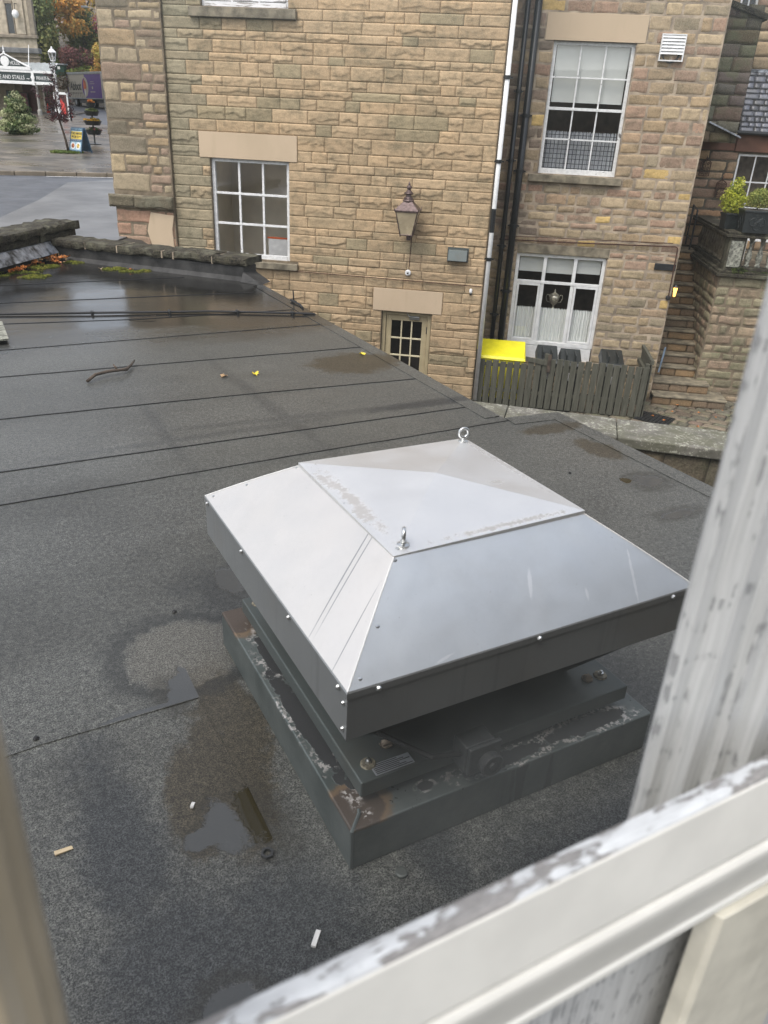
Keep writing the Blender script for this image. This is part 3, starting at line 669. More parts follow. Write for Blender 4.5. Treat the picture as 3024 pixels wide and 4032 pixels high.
# door
def door():
    f=MB(); f.box(-2.35,-2.28,Y1+.08,Y1+.2,0,1.78).box(-1.43,-1.36,Y1+.08,Y1+.2,0,1.78).box(-2.28,-1.43,Y1+.08,Y1+.2,1.71,1.78)
    build('door_frame',f,'cream_door',mbd,bevel=.006)
    d=MB(); x0,x1=-2.275,-1.435; d.box(x0,x0+.11,Y1+.12,Y1+.165,.01,1.705).box(x1-.11,x1,Y1+.12,Y1+.165,.01,1.705).box(x0+.11,x1-.11,Y1+.12,Y1+.165,1.59,1.705).box(x0+.11,x1-.11,Y1+.12,Y1+.165,.01,.22)
    dr=build('door',d,'cream_door',mbd,bevel=.005)
    X0,X1=x0+.11,x1-.11; b=MB(); zz=[.22,.50,.88,1.235,1.59]
    for i in (1,2): x=X0+(X1-X0)*i/3; b.box(x-.014,x+.014,Y1+.125,Y1+.16,.22,1.59)
    for z in zz[1:-1]: b.box(X0,X1,Y1+.122,Y1+.157,z-.014,z+.014)
    build('glazing_bars',b,'door_bar',dr,bevel=.003)
    g=MB().quad((X0,Y1+.145,.22),(X1,Y1+.145,.22),(X1,Y1+.145,1.59),(X0,Y1+.145,1.59)); build('pane',g,'glass_dark',dr)
    c=MB().box(-1.80,-1.60,Y1+.075,Y1+.118,1.635,1.695); c.tube([(-1.72,Y1+.08,1.69),(-1.80,Y1+.03,1.705),(-1.86,Y1+.09,1.75)],.009); build('door_closer',c,'zinc',dr,bevel=.004)
    h=MB().box(-1.452,-1.425,Y1+.11,Y1+.122,1.36,1.50); build('hinge',h,'dark',dr)
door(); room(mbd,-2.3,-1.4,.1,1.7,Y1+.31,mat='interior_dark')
# corner tower with bigger, patched stones
def coltow(u,z,r):
    c=r.choice(((.26,.20,.12),(.22,.165,.10),(.28,.20,.115),(.20,.14,.10),(.25,.20,.13),(.18,.13,.09)))
    f=r.uniform(.8,1.2)*1.6
    if u<-7.4 and r.random()<.4: c=(.12,.10,.07)
    if z<3.42: c=r.choice(((.26,.15,.10),(.30,.19,.11),(.24,.16,.11)))
    return tuple(f*x for x in c)
tw=[]
z=0.; k=0
while z<7.35:
    h_=rg.uniform(.24,.36); q=-7.79+ (rg.uniform(.62,.78) if k%2 else rg.uniform(.30,.42)); tw.append((-7.79,q,z,min(7.4,z+h_)))
    n=2 if h_>.26 else 1
    tw+=rows(q,-6.56,z,min(7.4,z+h_),[],h_/n,.32,rg); z+=h_;k+=1
tw=[t for t in tw if not (t[3]>3.42 and t[2]<3.66)]
tw=[(a,b,c,d) for a,b,c,d in tw]
for part in ([q for q in tw if q[3]<3.6],[q for q in tw if q[2]>3.5]):
    buildraw('corner_pier',stonework(part,(0,Y1-.06,0),(1,0,0),(0,-1,0),(0,0,1),coltow,'rubble',rg,gap=.009,amp=.8),'rubble',mbd)
m=MB().box(-7.78,-6.562,Y1-.0655,Y1+.01,0,12.4); build('pier_core',m,'mortar',mbd)
V2=stonework([(-7.88,-7.35,3.42,3.665),(-7.35,-6.56,3.42,3.665)],(0,Y1-.15,0),(1,0,0),(0,-1,0),(0,0,1),lambda u,z,r:(.12,.10,.065),'rubble',rg,gap=.012,amp=1.6)
buildraw('string_course',V2,'parapet_stone',mbd)
m=MB().box(-7.885,-6.565,Y1-.145,Y1-.05,3.425,3.66); build('string_course_core',m,'sill',mbd,bevel=.012)
m=MB(); m.prismY([(-7.02,2.55),(-6.60,2.62),(-6.62,3.05),(-6.57,3.32),(-7.05,3.36),(-7.15,3.0)],Y1-.10,Y1-.055); build('repair_patch',m,'lintel',mbd,bevel=.01)

# wall lantern
ln=thing('wall_lantern','brown four sided lantern with frosted panes and a finial on the tan wall','lantern',(-1.90,Y1-.34,3.30))
def lantern():
    S=WM[ln.name]; 
    w0,w1,hh=.105,.205,.42; g=MB(); g.hexa([(-w0,-w0,0),(w0,-w0,0),(w0,w0,0),(-w0,w0,0)],[(-w1,-w1,hh),(w1,-w1,hh),(w1,w1,hh),(-w1,w1,hh)])
    build('lantern_glass',g,'frost',ln,S)
    f=MB()
    for sx in(-1,1):
        for sy in(-1,1): f.tube([(sx*w0,sy*w0,-.03),(sx*w1,sy*w1,hh+.02)],.011,6)
    for w,z in((w0,0),(w1,hh)):
        r=.012 if z==0 else .018
        for a,b in (((-w,-w),(w,-w)),((w,-w),(w,w)),((w,w),(-w,w)),((-w,w),(-w,-w))): f.tube([(a[0],a[1],z),(b[0],b[1],z)],r,6)
    for sx in(-1,1):
        for sy in(-1,1): f.tube([(sx*(w1+.01),sy*(w1+.01),hh),(sx*(w1+.03),sy*(w1+.03),hh+.08)],[.012,.003],6)
    build('lantern_frame',f,'bronze',ln,S)
    r=MB(); a=w1+.02; b=.085
    r.hexa([(-a,-a,hh+.015),(a,-a,hh+.015),(a,a,hh+.015),(-a,a,hh+.015)],[(-b,-b,hh+.16),(b,-b,hh+.16),(b,b,hh+.16),(-b,b,hh+.16)])
    r.lathe([(.105,hh+.155),(.11,hh+.175),(.085,hh+.20),(.09,hh+.215),(.055,hh+.25),(.05,hh+.27),(.085,hh+.285),(.088,hh+.30),(.05,hh+.335),(.025,hh+.36),(.05,hh+.385),(.048,hh+.41),(.018,hh+.44),(.02,hh+.455),(.004,hh+.50)],n=18)
    build('lantern_roof',r,'bronze',ln,S,bevel=.004)
    k=MB().tube([(0,w0,-.02),(0,.20,-.06),(0,.335,-.05)],.014,8).box(-.04,.04,.31,.338,-.14,.05); build('wall_bracket',k,'bronze',ln,S)
    c=MB().tube([(.06,.33,-.04),(.05,.333,-.35),(.04,.333,-.68)],.008,6); build('cable',c,'rust',ln,S)
lantern()
jb=thing('cable_terminal','small round white cable terminal on the wall below the lantern','cable box',(-1.87,Y1-.03,2.56))
Rx=Matrix.Rotation(R(90),4,'X')
build('cover',MB().lathe([(.055,-.01),(.058,.012),(.045,.03)],n=18,M_=Rx),'paper',jb,WM[jb.name]); build('plug',MB().lathe([(.016,.025),(.018,.05),(.012,.055)],n=10,M_=Rx),'dark',jb,WM[jb.name])
vb=thing('extractor_cowl','small grey metal extractor cowl on the tan wall right of the lantern','vent',(-.93,Y1-.02,2.86))
m=MB(); m.prismX([(Y1-.005,3.07),(Y1-.10,3.05),(Y1-.17,2.86),(Y1-.005,2.86)],-1.11,-.75); build('hood',m,'plate',vb,bevel=.006)
m=MB().box(-1.13,-.73,Y1-.035,Y1-.008,2.83,3.09); build('back_plate',m,'plate',vb)
ds=thing('door_sensor','tiny white sensor on the wall to the right of the door lintel','sensor',(-.62,Y1-.04,2.28))
build('sensor_body',MB().lathe([(.02,-.02),(.03,.0),(.03,.05),(.015,.07)],n=12),'white',ds,WM[ds.name],smooth=True); build('mount',MB().box(-.02,.02,.0,.035,-.05,-.01),'dark',ds,WM[ds.name])
cb=build('wall_cable',MB().tube([(-6.5,Y1-.035,2.50),(-4.1,Y1-.035,2.43),(-2.6,Y1-.04,2.42),(-.42,Y1-.035,2.40)],.009,6),'rust'); tag(cb,'thin dark cable running along the tan wall above the door lintel','cable')
# vent pipe white with black band
def pipe(name,label,x,y,z0,z1,r,mat,brk,bm='black',extra=None):
    t=thing(name,label,'pipe',(x,y,z0)); build('pipe_run',MB().tube([(x,y,z0),(x,y,z1)],r,16),mat,t,smooth=True)
    for z in brk:
        build('pipe_collar',MB().lathe([(r+.001,-.03),(r+.014,-.03),(r+.014,.03),(r+.001,.03)],(x,y,z),16).box(x-r-.05,x+r+.05,y+r*.4,y+r+.03,z-.012,z+.012),bm,t)
    return t
wp=pipe('white_pipe','slim white painted soil pipe with a black band at the corner of the tan wall','x' and -.335,Y1-.02,.12,7.6,.042,'white',[5.95,4.62,2.92])
build('black_band',MB().lathe([(.043,3.40),(.046,3.42),(.046,3.80),(.043,3.82)],(-.335,Y1-.02,0),16),'black',wp)
Y2=17.
pipe('black_downpipe','thick black cast downpipe, the right one of the pair beside the upper sash window',.06,Y2-.12,.15,7.9,.068,'black',[5.4,4.42,3.4,2.1])
pipe('black_downpipe','thinner black cast downpipe, the left one of the pair next to the white pipe',-.13,Y2-.14,.15,7.9,.045,'black',[5.8,4.6,3.0,1.6])

# ================================================================== RIGHT BUILDING
rbd=thing('old_stone_building','older reddish and tan rubble sandstone building with tall sash window and wide lower window','building',(1.5,Y2,0))
Hr=[(.42,1.91,4.40,6.66),(.20,2.03,.70,2.88)]
tr=[(.25,2.06,6.66,7.10),(.24,2.04,4.24,4.40),(.2,2.05,2.88,3.06)]
def colr(u,z,r):
    c=r.choice(((.29,.20,.125),(.285,.205,.12),(.32,.245,.15),(.25,.17,.12),(.27,.20,.125),(.235,.19,.125),(.32,.245,.155),(.27,.175,.12)))
    f=r.uniform(.85,1.15)*1.45
    if u<.5: c=r.choice(((.21,.13,.09),(.17,.12,.09),(.28,.21,.13),(.26,.19,.125),(.14,.105,.08))); f=r.uniform(.75,1.15)*1.5
    if z<2.6: c=r.choice(((.24,.19,.12),(.27,.21,.13),(.25,.18,.115),(.22,.18,.12),(.28,.21,.125)))
    if r.random()<.03: c=(.42,.29,.11)
    return tuple(f*x for x in c)
st=rows(-.42,3.42,0,3.0,Hr+tr,.185,.33,rg)+rows(-.42,3.42,3.0,4.2,Hr+tr,.165,.34,rg)+rows(-.42,3.42,4.2,7.5,Hr+tr,.215,.37,rg)
buildraw('wall',stonework(st,(0,Y2,0),(1,0,0),(0,-1,0),(0,0,1),colr,'rubble',rg,gap=.012,amp=.75),'rubble',rbd)
m=MB(); holed(m,-.42,3.42,0,12.5,Y2-.0055,Hr,.30)
m.quad((3.42,Y2-.0055,0),(3.42,Y2+9,0),(3.42,Y2+9,12.5),(3.42,Y2-.0055,12.5)); m.quad((-.4,Y2,12.5),(3.42,Y2,12.5),(3.42,Y2+9,12.5),(-.4,Y2+9,12.5)); m.quad((3.42,Y2+9,0),(-.42,Y2+9,0),(-.42,Y2+9,12.5),(3.42,Y2+9,12.5))
build('wall_core',m,'mortar_pale',rbd)
build('lintel',MB().box(.25,2.06,Y2-.02,Y2+.1,6.66,7.095),'lintel',rbd,bevel=.004)
build('lintel',MB().box(.2,2.05,Y2-.025,Y2+.1,2.885,3.06),'sill',rbd,bevel=.008)
build('sill',MB().box(.24,2.04,Y2-.11,Y2+.12,4.25,4.385),'sill',rbd,bevel=.01)
w=sash(rbd,.42,1.91,4.385,6.66,Y2+.08,3,4,mw=.028,fw=.06,meet=.05,bottom=.11)
m=MB().box(.50,1.83,Y2+.20,Y2+.205,5.66,6.6); build('roller_blind',m,'blind',w)
c=curtain(w,.49,1.84,4.45,5.16,Y2+.24,'curtain_check',26,.02,3)
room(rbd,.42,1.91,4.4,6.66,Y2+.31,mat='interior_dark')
# lower window with three lights
f=MB(); x0,x1=.2,2.03; ys_=Y2+.05
f.box(x0,x0+.07,ys_,ys_+.08,.98,2.88).box(x1-.07,x1,ys_,ys_+.08,.98,2.88).box(x0+.07,x1-.07,ys_,ys_+.08,2.81,2.88).box(x0+.07,x1-.07,ys_-.02,ys_+.08,.98,1.06)
lw=build('window',f,'white',rbd,bevel=.005)
b=MB()
for x in (.80,1.42): b.box(x-.035,x+.035,ys_+.004,ys_+.076,1.06,2.81)
b.box(.27,1.96,ys_-.012,ys_+.074,2.28,2.33)
build('glazing_bars',b,'white',lw,bevel=.004)
for a,c_ in((.275,.76),(1.46,1.955)):
    q=MB(); q.box(a,a+.045,ys_-.01,ys_+.05,1.065,2.275).box(c_-.045,c_,ys_-.01,ys_+.05,1.065,2.275).box(a+.045,c_-.045,ys_-.01,ys_+.05,2.23,2.275).box(a+.045,c_-.045,ys_-.01,ys_+.05,1.065,1.11)
    build('casement',q,'white',lw,bevel=.004)
build('pane',MB().quad((.27,ys_+.045,1.06),(1.96,ys_+.045,1.06),(1.96,ys_+.045,2.81),(.27,ys_+.045,2.81)),'glass',lw)
build('apron_panel',MB().box(.22,2.01,Y2+.035,Y2+.10,.0,.97),'white',lw,bevel=.004)
for a,c_,zz in((.28,.78,2.50),(.83,1.39,2.49),(1.45,1.95,2.52)): build('roller_blind',MB().box(a,c_,Y2+.15,Y2+.155,zz,2.83),'blind',lw)
for a,c_,s_ in((.25,.79,1),(.80,1.41,2),(1.42,1.97,3)): curtain(lw,a,c_,1.0,1.76,Y2+.17,'curtain',9,.02,s_)
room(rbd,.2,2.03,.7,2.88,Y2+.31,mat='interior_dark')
build('inner_shelf',MB().box(.2,2.03,Y2+.32,Y2+.62,1.62,1.66),'interior_dark',rbd)
tp=thing('trophy','silver two handled trophy cup standing in the middle of the lower window','trophy',(1.11,Y2+.42,1.66))
build('cup',MB().lathe([(.07,0),(.07,.02),(.03,.05),(.018,.10),(.03,.13),(.075,.17),(.105,.25),(.112,.33),(.105,.335),(.08,.36),(.03,.39),(.012,.41),(.02,.43),(.006,.46)],n=24),'gold',tp,WM[tp.name],smooth=True)
for s_ in(-1,1): build('handle',MB().tube([(s_*.08,0,.18),(s_*.15,0,.20),(s_*.175,0,.28),(s_*.16,0,.34),(s_*.12,0,.34),(s_*.108,0,.30)],.008,8),'gold',tp,WM[tp.name],smooth=True)
lv=thing('louvre_vent','white louvred extractor grille high on the rubble wall','vent',(2.54,Y2-.03,6.4))
f=MB(); f.box(2.33,2.35,Y2-.08,Y2,6.39,6.82).box(2.74,2.76,Y2-.08,Y2,6.39,6.82).box(2.35,2.74,Y2-.08,Y2,6.80,6.82).box(2.35,2.74,Y2-.08,Y2,6.39,6.41); build('vent_frame',f,'white',lv)
for i in range(6): z=6.50+i*.052; build('louvre',MB().hexa([(2.35,Y2-.085,z),(2.74,Y2-.085,z),(2.74,Y2-.078,z),(2.35,Y2-.078,z)],[(2.35,Y2-.055,z+.055),(2.74,Y2-.055,z+.055),(2.74,Y2-.047,z+.055),(2.35,Y2-.047,z+.055)]),'white',lv)
build('duct',MB().lathe([(.15,-.002),(.16,.03),(.14,.03),(.13,.0)],(2.545,Y2-.004,6.52),20,M_=Rx),'dark',lv)
tpz=thing('thin_service_pipe','thin dark pipe running above the lower window then down to the lit lamp','pipe',(3.3,Y2-.05,2.2))
build('pipe_run',MB().tube([(-.2,Y2-.05,3.12),(1.5,Y2-.05,3.15),(3.30,Y2-.05,3.20),(3.35,Y2-.05,3.18),(3.36,Y2-.05,3.12),(3.37,Y2-.05,2.22)],.013,8),'rust',tpz); build('pipe_run',MB().tube([(-.1,Y2-.045,3.19),(3.25,Y2-.045,3.26)],.008,6),'rust',tpz)
build('junction_box',MB().lathe([(.05,-.01),(.05,.03),(.03,.04)],(3.37,Y2-.02,2.2),14,M_=Rx),'dark',tpz)
npl=build('name_plaque',MB().box(2.98,3.40,Y2-.045,Y2-.015,2.73,2.86),'dark',bevel=.01); tag(npl,'dark weathered plaque at the corner of the rubble wall above the lit lamp','plaque')
lt=thing('lit_wall_lamp','small lit amber wall lamp at the corner of the rubble wall beside the steps','lamp',(3.50,Y2+.06,2.2))
S_=WM[lt.name]@Matrix.Scale(.75,4); build('lamp_cap',MB().lathe([(.07,.26),(.06,.28),(.01,.34)],n=8),'dark',lt,S_); build('lamp_glass',MB().lathe([(.03,.02),(.055,.25)],n=8),'lamp_lit',lt,S_); build('arm',MB().tube([(-.08,0,.16),(-.08,0,.3),(0,0,.33)],.01,6),'dark',lt,S_)
hp=build('boot_post',MB().tube([(3.5,Y2+.02,.62),(3.54,Y2+.02,1.16)],.02,8),'blue_post'); tag(hp,'short blue grey handrail post fixed to the building corner at the foot of the steps','post')

# ================================================================== STEPS, TERRACE
sp=thing('stone_steps','steep flight of worn brown stone steps climbing between the rubble building and the terrace wall','steps',(3.9,17.,0))
def colst(u,z,r): c=r.choice(((.19,.12,.065),(.16,.11,.07),(.22,.14,.07),(.17,.12,.08))); f=r.uniform(.8,1.15)*1.3; return tuple(f*x for x in c)
RI,RU=.213,.262
for i in range(13):
    y=17.0+RU*i; z=RI*(i+1); xr=4.95 if i==0 else (4.62 if i==1 else 4.40); yy=y-.30 if i==0 else (y-.22 if i==1 else y)
    t_=MB().box(3.42,xr,yy-.03,yy+RU+ (.35 if i<2 else .04),z-.045,z); build('tread',t_,'sill',sp,bevel=.012)
    v=stonework(rows(3.42,xr-.02,z-RI,z-.045,[],.3,.42,rg),(0,yy,0),(1,0,0),(0,-1,0),(0,0,1),colst,'rubble',rg,gap=.008,amp=.4); buildraw('riser',v,'rubble',sp)
build('landing',MB().box(3.42,9.5,17.0+RU*13,24,2.3,2.768),'sill',sp)
tz=2.74
tb=thing('terrace_wall','tall mossy stone retaining wall with moulded coping carrying the balustrade','wall',(6,17.4,0))
def colt(u,z,r): c=r.choice(((.17,.15,.095),(.21,.175,.11),(.19,.135,.095),(.15,.13,.085),(.22,.165,.11))); f=r.uniform(.8,1.15)*1.7; return tuple(f*x for x in c)
buildraw('front_wall',stonework(rows(4.38,9.5,0,tz-.1,[],.19,.34,rg),(0,17.4,0),(1,0,0),(0,-1,0),(0,0,1),colt,'rubble',rg,gap=.016),'mossy',tb)
buildraw('side_wall',stonework(rows(17.4,21.6,0,tz-.1,[],.19,.34,rg),(4.38,0,0),(0,1,0),(-1,0,0),(0,0,1),colt,'rubble',rg,gap=.016,du=.05,dz=.04),'mossy',tb)
build('wall_core',MB().box(4.3755,9.5,17.3945,21.6,0,tz-.1),'mortar',tb)
m=MB().box(4.30,9.5,17.30,17.78,tz-.1,tz-.03).box(4.34,9.5,17.34,17.78,tz-.03,tz+.02).box(4.30,4.78,17.78,21.5,tz-.1,tz-.03).box(4.34,4.74,17.78,21.5,tz-.03,tz+.02); build('coping',m,'parapet_stone',tb,bevel=.012)
bl=thing('balustrade','pale lichen covered stone balustrade with a square corner pier round the terrace','balustrade',(5,17.5,tz))
m=MB().box(4.42,4.76,17.40,17.74,tz+.02,tz+.66); pr=build('corner_pier',m,'parapet_stone',bl,bevel=.01)
build('pier_panel',MB().box(4.46,4.72,17.385,17.4,tz+.09,tz+.60),'pale_lichen',pr,bevel=.006)
build('base_rail',MB().box(4.77,9.5,17.42,17.72,tz+.02,tz+.09).box(4.44,4.74,17.75,20.9,tz+.02,tz+.09),'parapet_stone',bl,bevel=.01)
build('top_rail',MB().box(4.34,9.5,17.34,17.80,tz+.665,tz+.72).box(4.37,9.5,17.37,17.77,tz+.72,tz+.77).box(4.34,4.80,17.80,20.9,tz+.665,tz+.72).box(4.37,4.77,17.80,20.9,tz+.72,tz+.77),'parapet_stone',bl,bevel=.012)
bp_=[(.055,0),(.055,.04),(.035,.06),(.05,.10),(.068,.17),(.062,.24),(.035,.34),(.028,.42),(.035,.46),(.05,.48),(.035,.50),(.055,.53),(.055,.575)]
for i in range(9): build('baluster',MB().lathe(bp_,(4.90+i*.215,17.57,tz+.09),14),'pale_lichen',bl,smooth=True)
for i in range(14): build('baluster',MB().lathe(bp_,(4.59,17.92+i*.215,tz+.09),12),'sill',bl,smooth=True)
hr=thing('terrace_handrail','dark metal handrail frame at the top of the stone steps','handrail',(4.28,20.4,tz))
build('rail_frame',MB().tube([(4.27,20.2,tz+.05),(4.27,20.2,tz+.92),(4.27,20.75,tz+1.0),(4.27,20.75,tz+.1)],.02,8).tube([(4.27,20.2,tz+.25),(4.27,20.75,tz+.3)],.012,6),'dark',hr)
ms=build('moss_clump',leafmesh(blobs(4.72,17.36,tz+.03,.14,.06,.07,5,rg,.5)+blobs(5.2,17.36,tz+.02,.35,.05,.03,9,rg,.3),700,.03,((.06,.08,.02),(.09,.11,.03),(.04,.05,.02)),rg),'leaf'); ms['kind']='stuff'; ms['label']='green moss growing along the terrace coping'
# potted plants on the corner pier
def planter(t,w,h,orn=True):
    S=WM[t.name]; o=MB(); b=w*.46
    o.hexa([(-b,-b,0),(b,-b,0),(b,b,0),(-b,b,0)],[(-w/2,-w/2,h),(w/2,-w/2,h),(w/2,w/2,h),(-w/2,w/2,h)])
    o.box(-w/2-.015,w/2+.015,-w/2-.015,w/2+.015,h-.035,h+.004); p=build('planter',o,'bin',t,S,bevel=.008)
    if orn:
        for ax in (0,1):
            q=MB()
            for cx_,cz in((-.06,0),(.06,0),(0,.06),(0,-.06)):
                pts=[]
                for k in range(12):
                    a=2*math.pi*k/12; u=(cx_+.055*math.cos(a))*w/.42; v=h*.5+(cz+.055*math.sin(a))*w/.42
                    pts.append((u,-w*.482,v) if ax==0 else (-w*.482,u,v))
                q.tube(pts,.008,5,closed=True)
            build('quatrefoil',q,'bin',p,S)
    build('soil',MB().box(-w*.45,w*.45,-w*.45,w*.45,h-.05,h+.007),'soil',t,S)
pz=tz+.77
t=thing('potted_conifer','golden green cone shaped conifer in a dark planter on the terrace rail','potted plant',(4.50,18.0,pz),.1); planter(t,.34,.30,False)
rr=random.Random(5); bb=[]
for k in range(16): z=.30+k*.042; r_=.23*math.sin(min(1,(k+3)/9)*1.57)*(1-(k/17)**2.2)+.03; bb+= [(rr.uniform(-1,1)*r_*.7,rr.uniform(-1,1)*r_*.7,z,r_*.55,r_*.55,.07) for _ in range(4)]
build('foliage',leafmesh(bb,5200,.035,((.50,.52,.06),(.38,.42,.05),(.62,.62,.11),(.20,.26,.04)),rr),'leaf',t,WM[t.name]); build('stem',MB().tube([(0,0,.25),(0,0,.7)],.015,6),'bark',t,WM[t.name])
t=thing('potted_box_ball','clipped round bush in a square dark planter with quatrefoil ornament on the pier','potted plant',(4.84,17.56,pz),.0); planter(t,.54,.42)
bb=[(.20*math.cos(a)*math.cos(e)*.7,.20*math.sin(a)*math.cos(e)*.7,.62+.2*math.sin(e)*.65,.10,.10,.09) for a in np.arange(0,6.28,.6) for e in (-.6,0,.6,1.2)]
build('foliage',leafmesh(bb,5200,.026,((.22,.27,.06),(.32,.34,.09),(.14,.18,.05),(.42,.40,.13)),rr),'leaf',t,WM[t.name]); build('stem',MB().tube([(0,0,.36),(0,0,.6)],.015,6),'bark',t,WM[t.name])
t=thing('potted_fern','feathery dark plant in a small pot at the right end of the rail','potted plant',(5.42,17.75,pz),.0); planter(t,.26,.20,False)
bb=blobs(0,0,.5,.22,.2,.3,14,rr,.4); build('foliage',leafmesh(bb,900,.05,((.05,.075,.03),(.08,.10,.04),(.12,.04,.04)),rr),'leaf',t,WM[t.name])
t=thing('white_bench','white slatted garden bench standing on the terrace behind the planters','bench',(5.55,19.2,2.768))
S_=WM[t.name]; b_=MB()
for i in range(5): b_.box(-.4,.4,-.2+i*.09,-.13+i*.09,.42,.44)
build('seat',b_,'white',t,S_); b_=MB()
for i in range(7): b_.box(-.38+i*.12,-.34+i*.12,.23,.25,.5,.88)
b_.box(-.4,.4,.225,.255,.88,.93).box(-.4,.4,.225,.255,.48,.5); build('backrest',b_,'white',t,S_)
for x in(-.38,.35):
    for y in(-.2,.22): build('leg',MB().box(x,x+.035,y,y+.035,0,.42),'white',t,S_)

# porch building behind the terrace
pb=thing('porch_building','low stone porch with a wet slate roof and white window behind the terrace','building',(6,20.9,0))
Yp=20.9
def colp(u,z,r): c=r.choice(((.26,.15,.08),(.30,.20,.11),(.24,.165,.10),(.20,.13,.09),(.31,.22,.13))); f=r.uniform(.85,1.15)*1.5; return tuple(f*x for x in c)
Hp=[(5.07,6.6,3.66,4.89)]
buildraw('wall',stonework(rows(3.44,7.6,2.6,4.93,Hp,.2,.5,rg),(0,Yp,0),(1,0,0),(0,-1,0),(0,0,1),colp,'rubble',rg,gap=.008,du=.05,dz=.05,amp=.4),'rubble',pb)
m=MB(); holed(m,3.44,7.6,2.6,5.3,Yp-.002,Hp,.2); build('wall_core',m,'mortar_dark',pb)
build('stone_band',MB().box(4.95,7.6,Yp-.05,Yp+.05,4.93,5.30),'red_band',pb,bevel=.01); build('stone_band',MB().box(3.44,4.94,Yp-.03,Yp+.05,4.94,5.32),'red_band',pb,bevel=.01)
sash(pb,5.07,6.6,3.66,4.89,Yp+.04,4,2,mat='white',mw=.03,pane='glass_dark'); room(pb,5.07,6.6,3.66,4.89,Yp+.21,mat='interior_dark')
def colsl(u,z,r): f=r.uniform(.6,1.3); return (.13*f,.14*f,.175*f)
dz_=Vector((0,.42,1.22)).normalized()
M['slate']=stone_mat('wet_slates',grime=(.05,.055,.05),gs=.5,bs=.3)
for n_ in M['slate'].node_tree.nodes:
    if n_.type=='BSDF_PRINCIPLED':
        for l in list(n_.inputs['Roughness'].links): M['slate'].node_tree.links.remove(l)
        n_.inputs['Roughness'].default_value=.28; n_.inputs['Specular IOR Level'].default_value=.8
buildraw('slate_roof',stonework(rows(4.92,7.6,0,1.32,[],.115,.2,rg,lmin=.08),(0,Yp-.12,5.33),(1,0,0),tuple(Vector((0,-1.22,.42)).normalized()),tuple(dz_),colsl,'slate',rg,gap=.006,du=.06,dz=.05),'slate',pb)
m=MB(); m.prismX([(Yp-.11,5.31),(Yp+.33,6.56),(Yp+1.2,6.56),(Yp+1.2,5.31)],4.925,7.6); build('roof_core',m,'slate' if False else 'darkwin',pb)
build('gutter',MB().tube([(4.6,Yp-.17,5.33),(7.6,Yp-.17,5.30)],.045,10),'dark',pb)
build('ridge',MB().box(4.9,7.6,Yp+.28,Yp+.5,6.54,6.62),'lead',pb,bevel=.02)
rb=thing('rear_stone_building','taller stone building rising behind the slate roofed porch','building',(5.5,22.4,0))
Yr=22.4; Hq=[(4.70,5.10,7.72,9.2)]
buildraw('wall',stonework(rows(3.3,8.0,5.5,8.6,Hq,.24,.5,rg),(0,Yr,0),(1,0,0),(0,-1,0),(0,0,1),colr,'rubble',rg,gap=.014,du=.07,dz=.06,amp=.7),'rubble',rb)
m=MB(); holed(m,3.3,8.0,2,12,Yr+.006,Hq,.2); m.quad((3.3,Yr+4,12),(3.3,Yr,12),(8,Yr,12),(8,Yr+4,12)); build('wall_core',m,'mortar_pale',rb)
sash(rb,4.70,5.10,7.72,9.2,Yr+.05,2,4,mat='white',mw=.03,pane='glass_dark'); room(rb,4.7,5.1,7.72,9.2,Yr+.21,mat='interior_dark')
# dark stack between
sk=thing('stone_stack','dark weathered stone stack with lead flashing between the rubble building and the slate roof','chimney',(4,19.6,5))
Yk=19.5
buildraw('wall',stonework([r for r in rows(3.3,4.60,5.1,7.62,[],.22,.42,rg) if True],(0,Yk,0),(1,0,0),(0,-1,0),(0,0,1),lambda u,z,r:tuple((.155 if z<7.0 else .09)*r.uniform(.8,1.2)*k for k in (1,.83,.6)),'rubble',rg,gap=.012,du=.06,dz=.05),'mossy',sk)
build('wall_core',MB().box(3.3,4.595,Yk+.005,22.3,5.1,7.6),'mortar_dark',sk); build('capping',MB().hexa([(3.3,Yk-.06,7.75),(4.68,Yk-.06,7.35),(4.68,Yk+2.6,7.35),(3.3,Yk+2.6,7.75)],[(3.3,Yk-.06,7.87),(4.68,Yk-.06,7.47),(4.68,Yk+2.6,7.47),(3.3,Yk+2.6,7.87)]),'parapet_stone',sk,bevel=.02)
build('flashing',MB().hexa([(3.95,Yk-.14,5.47),(4.66,Yk-.14,5.20),(4.66,Yk,5.20),(3.95,Yk,5.47)],[(3.95,Yk-.14,5.50),(4.66,Yk-.14,5.23),(4.66,Yk,5.23),(3.95,Yk,5.50)]),'lead',sk)
# iron trellis ornaments
def trellis(label,x,z,w,h):
    t=thing('iron_trellis',label,'wall ornament',(x,Yp-.06,z),0,'iron ornaments on the porch wall'); S=WM[t.name]
    build('trellis_frame',MB().tube([(-w/2,0,0),(-w/2,0,h*.8),(-w/4,0,h*.93),(0,0,h),(w/4,0,h*.93),(w/2,0,h*.8),(w/2,0,0)],.012,6,closed=True).tube([(0,0,h),(0,0,h+.09)],[.02,.003],6),'rust',t,S)
    s=MB()
    for k in range(3):
        for sx in(-1,1):
            c=(sx*w*.24,h*(.15+.28*k)); pts=[(c[0]+sx*(.7*w*.24*(1-a/14))*math.cos(a*.75),0,c[1]+(.7*w*.24*(1-a/14))*1.1*math.sin(a*.75)) for a in range(12)]
            s.tube(pts,.008,5)
    s.tube([(0,0,0),(0,0,h)],.007,5); build('scrolls',s,'rust',t,S)
trellis('upper rusty scrolled iron ornament on the porch wall next to the rubble building corner',4.37,4.38,.22,.36)
trellis('lower rusty scrolled iron ornament on the porch wall behind the golden conifer',4.82,3.95,.22,.36)
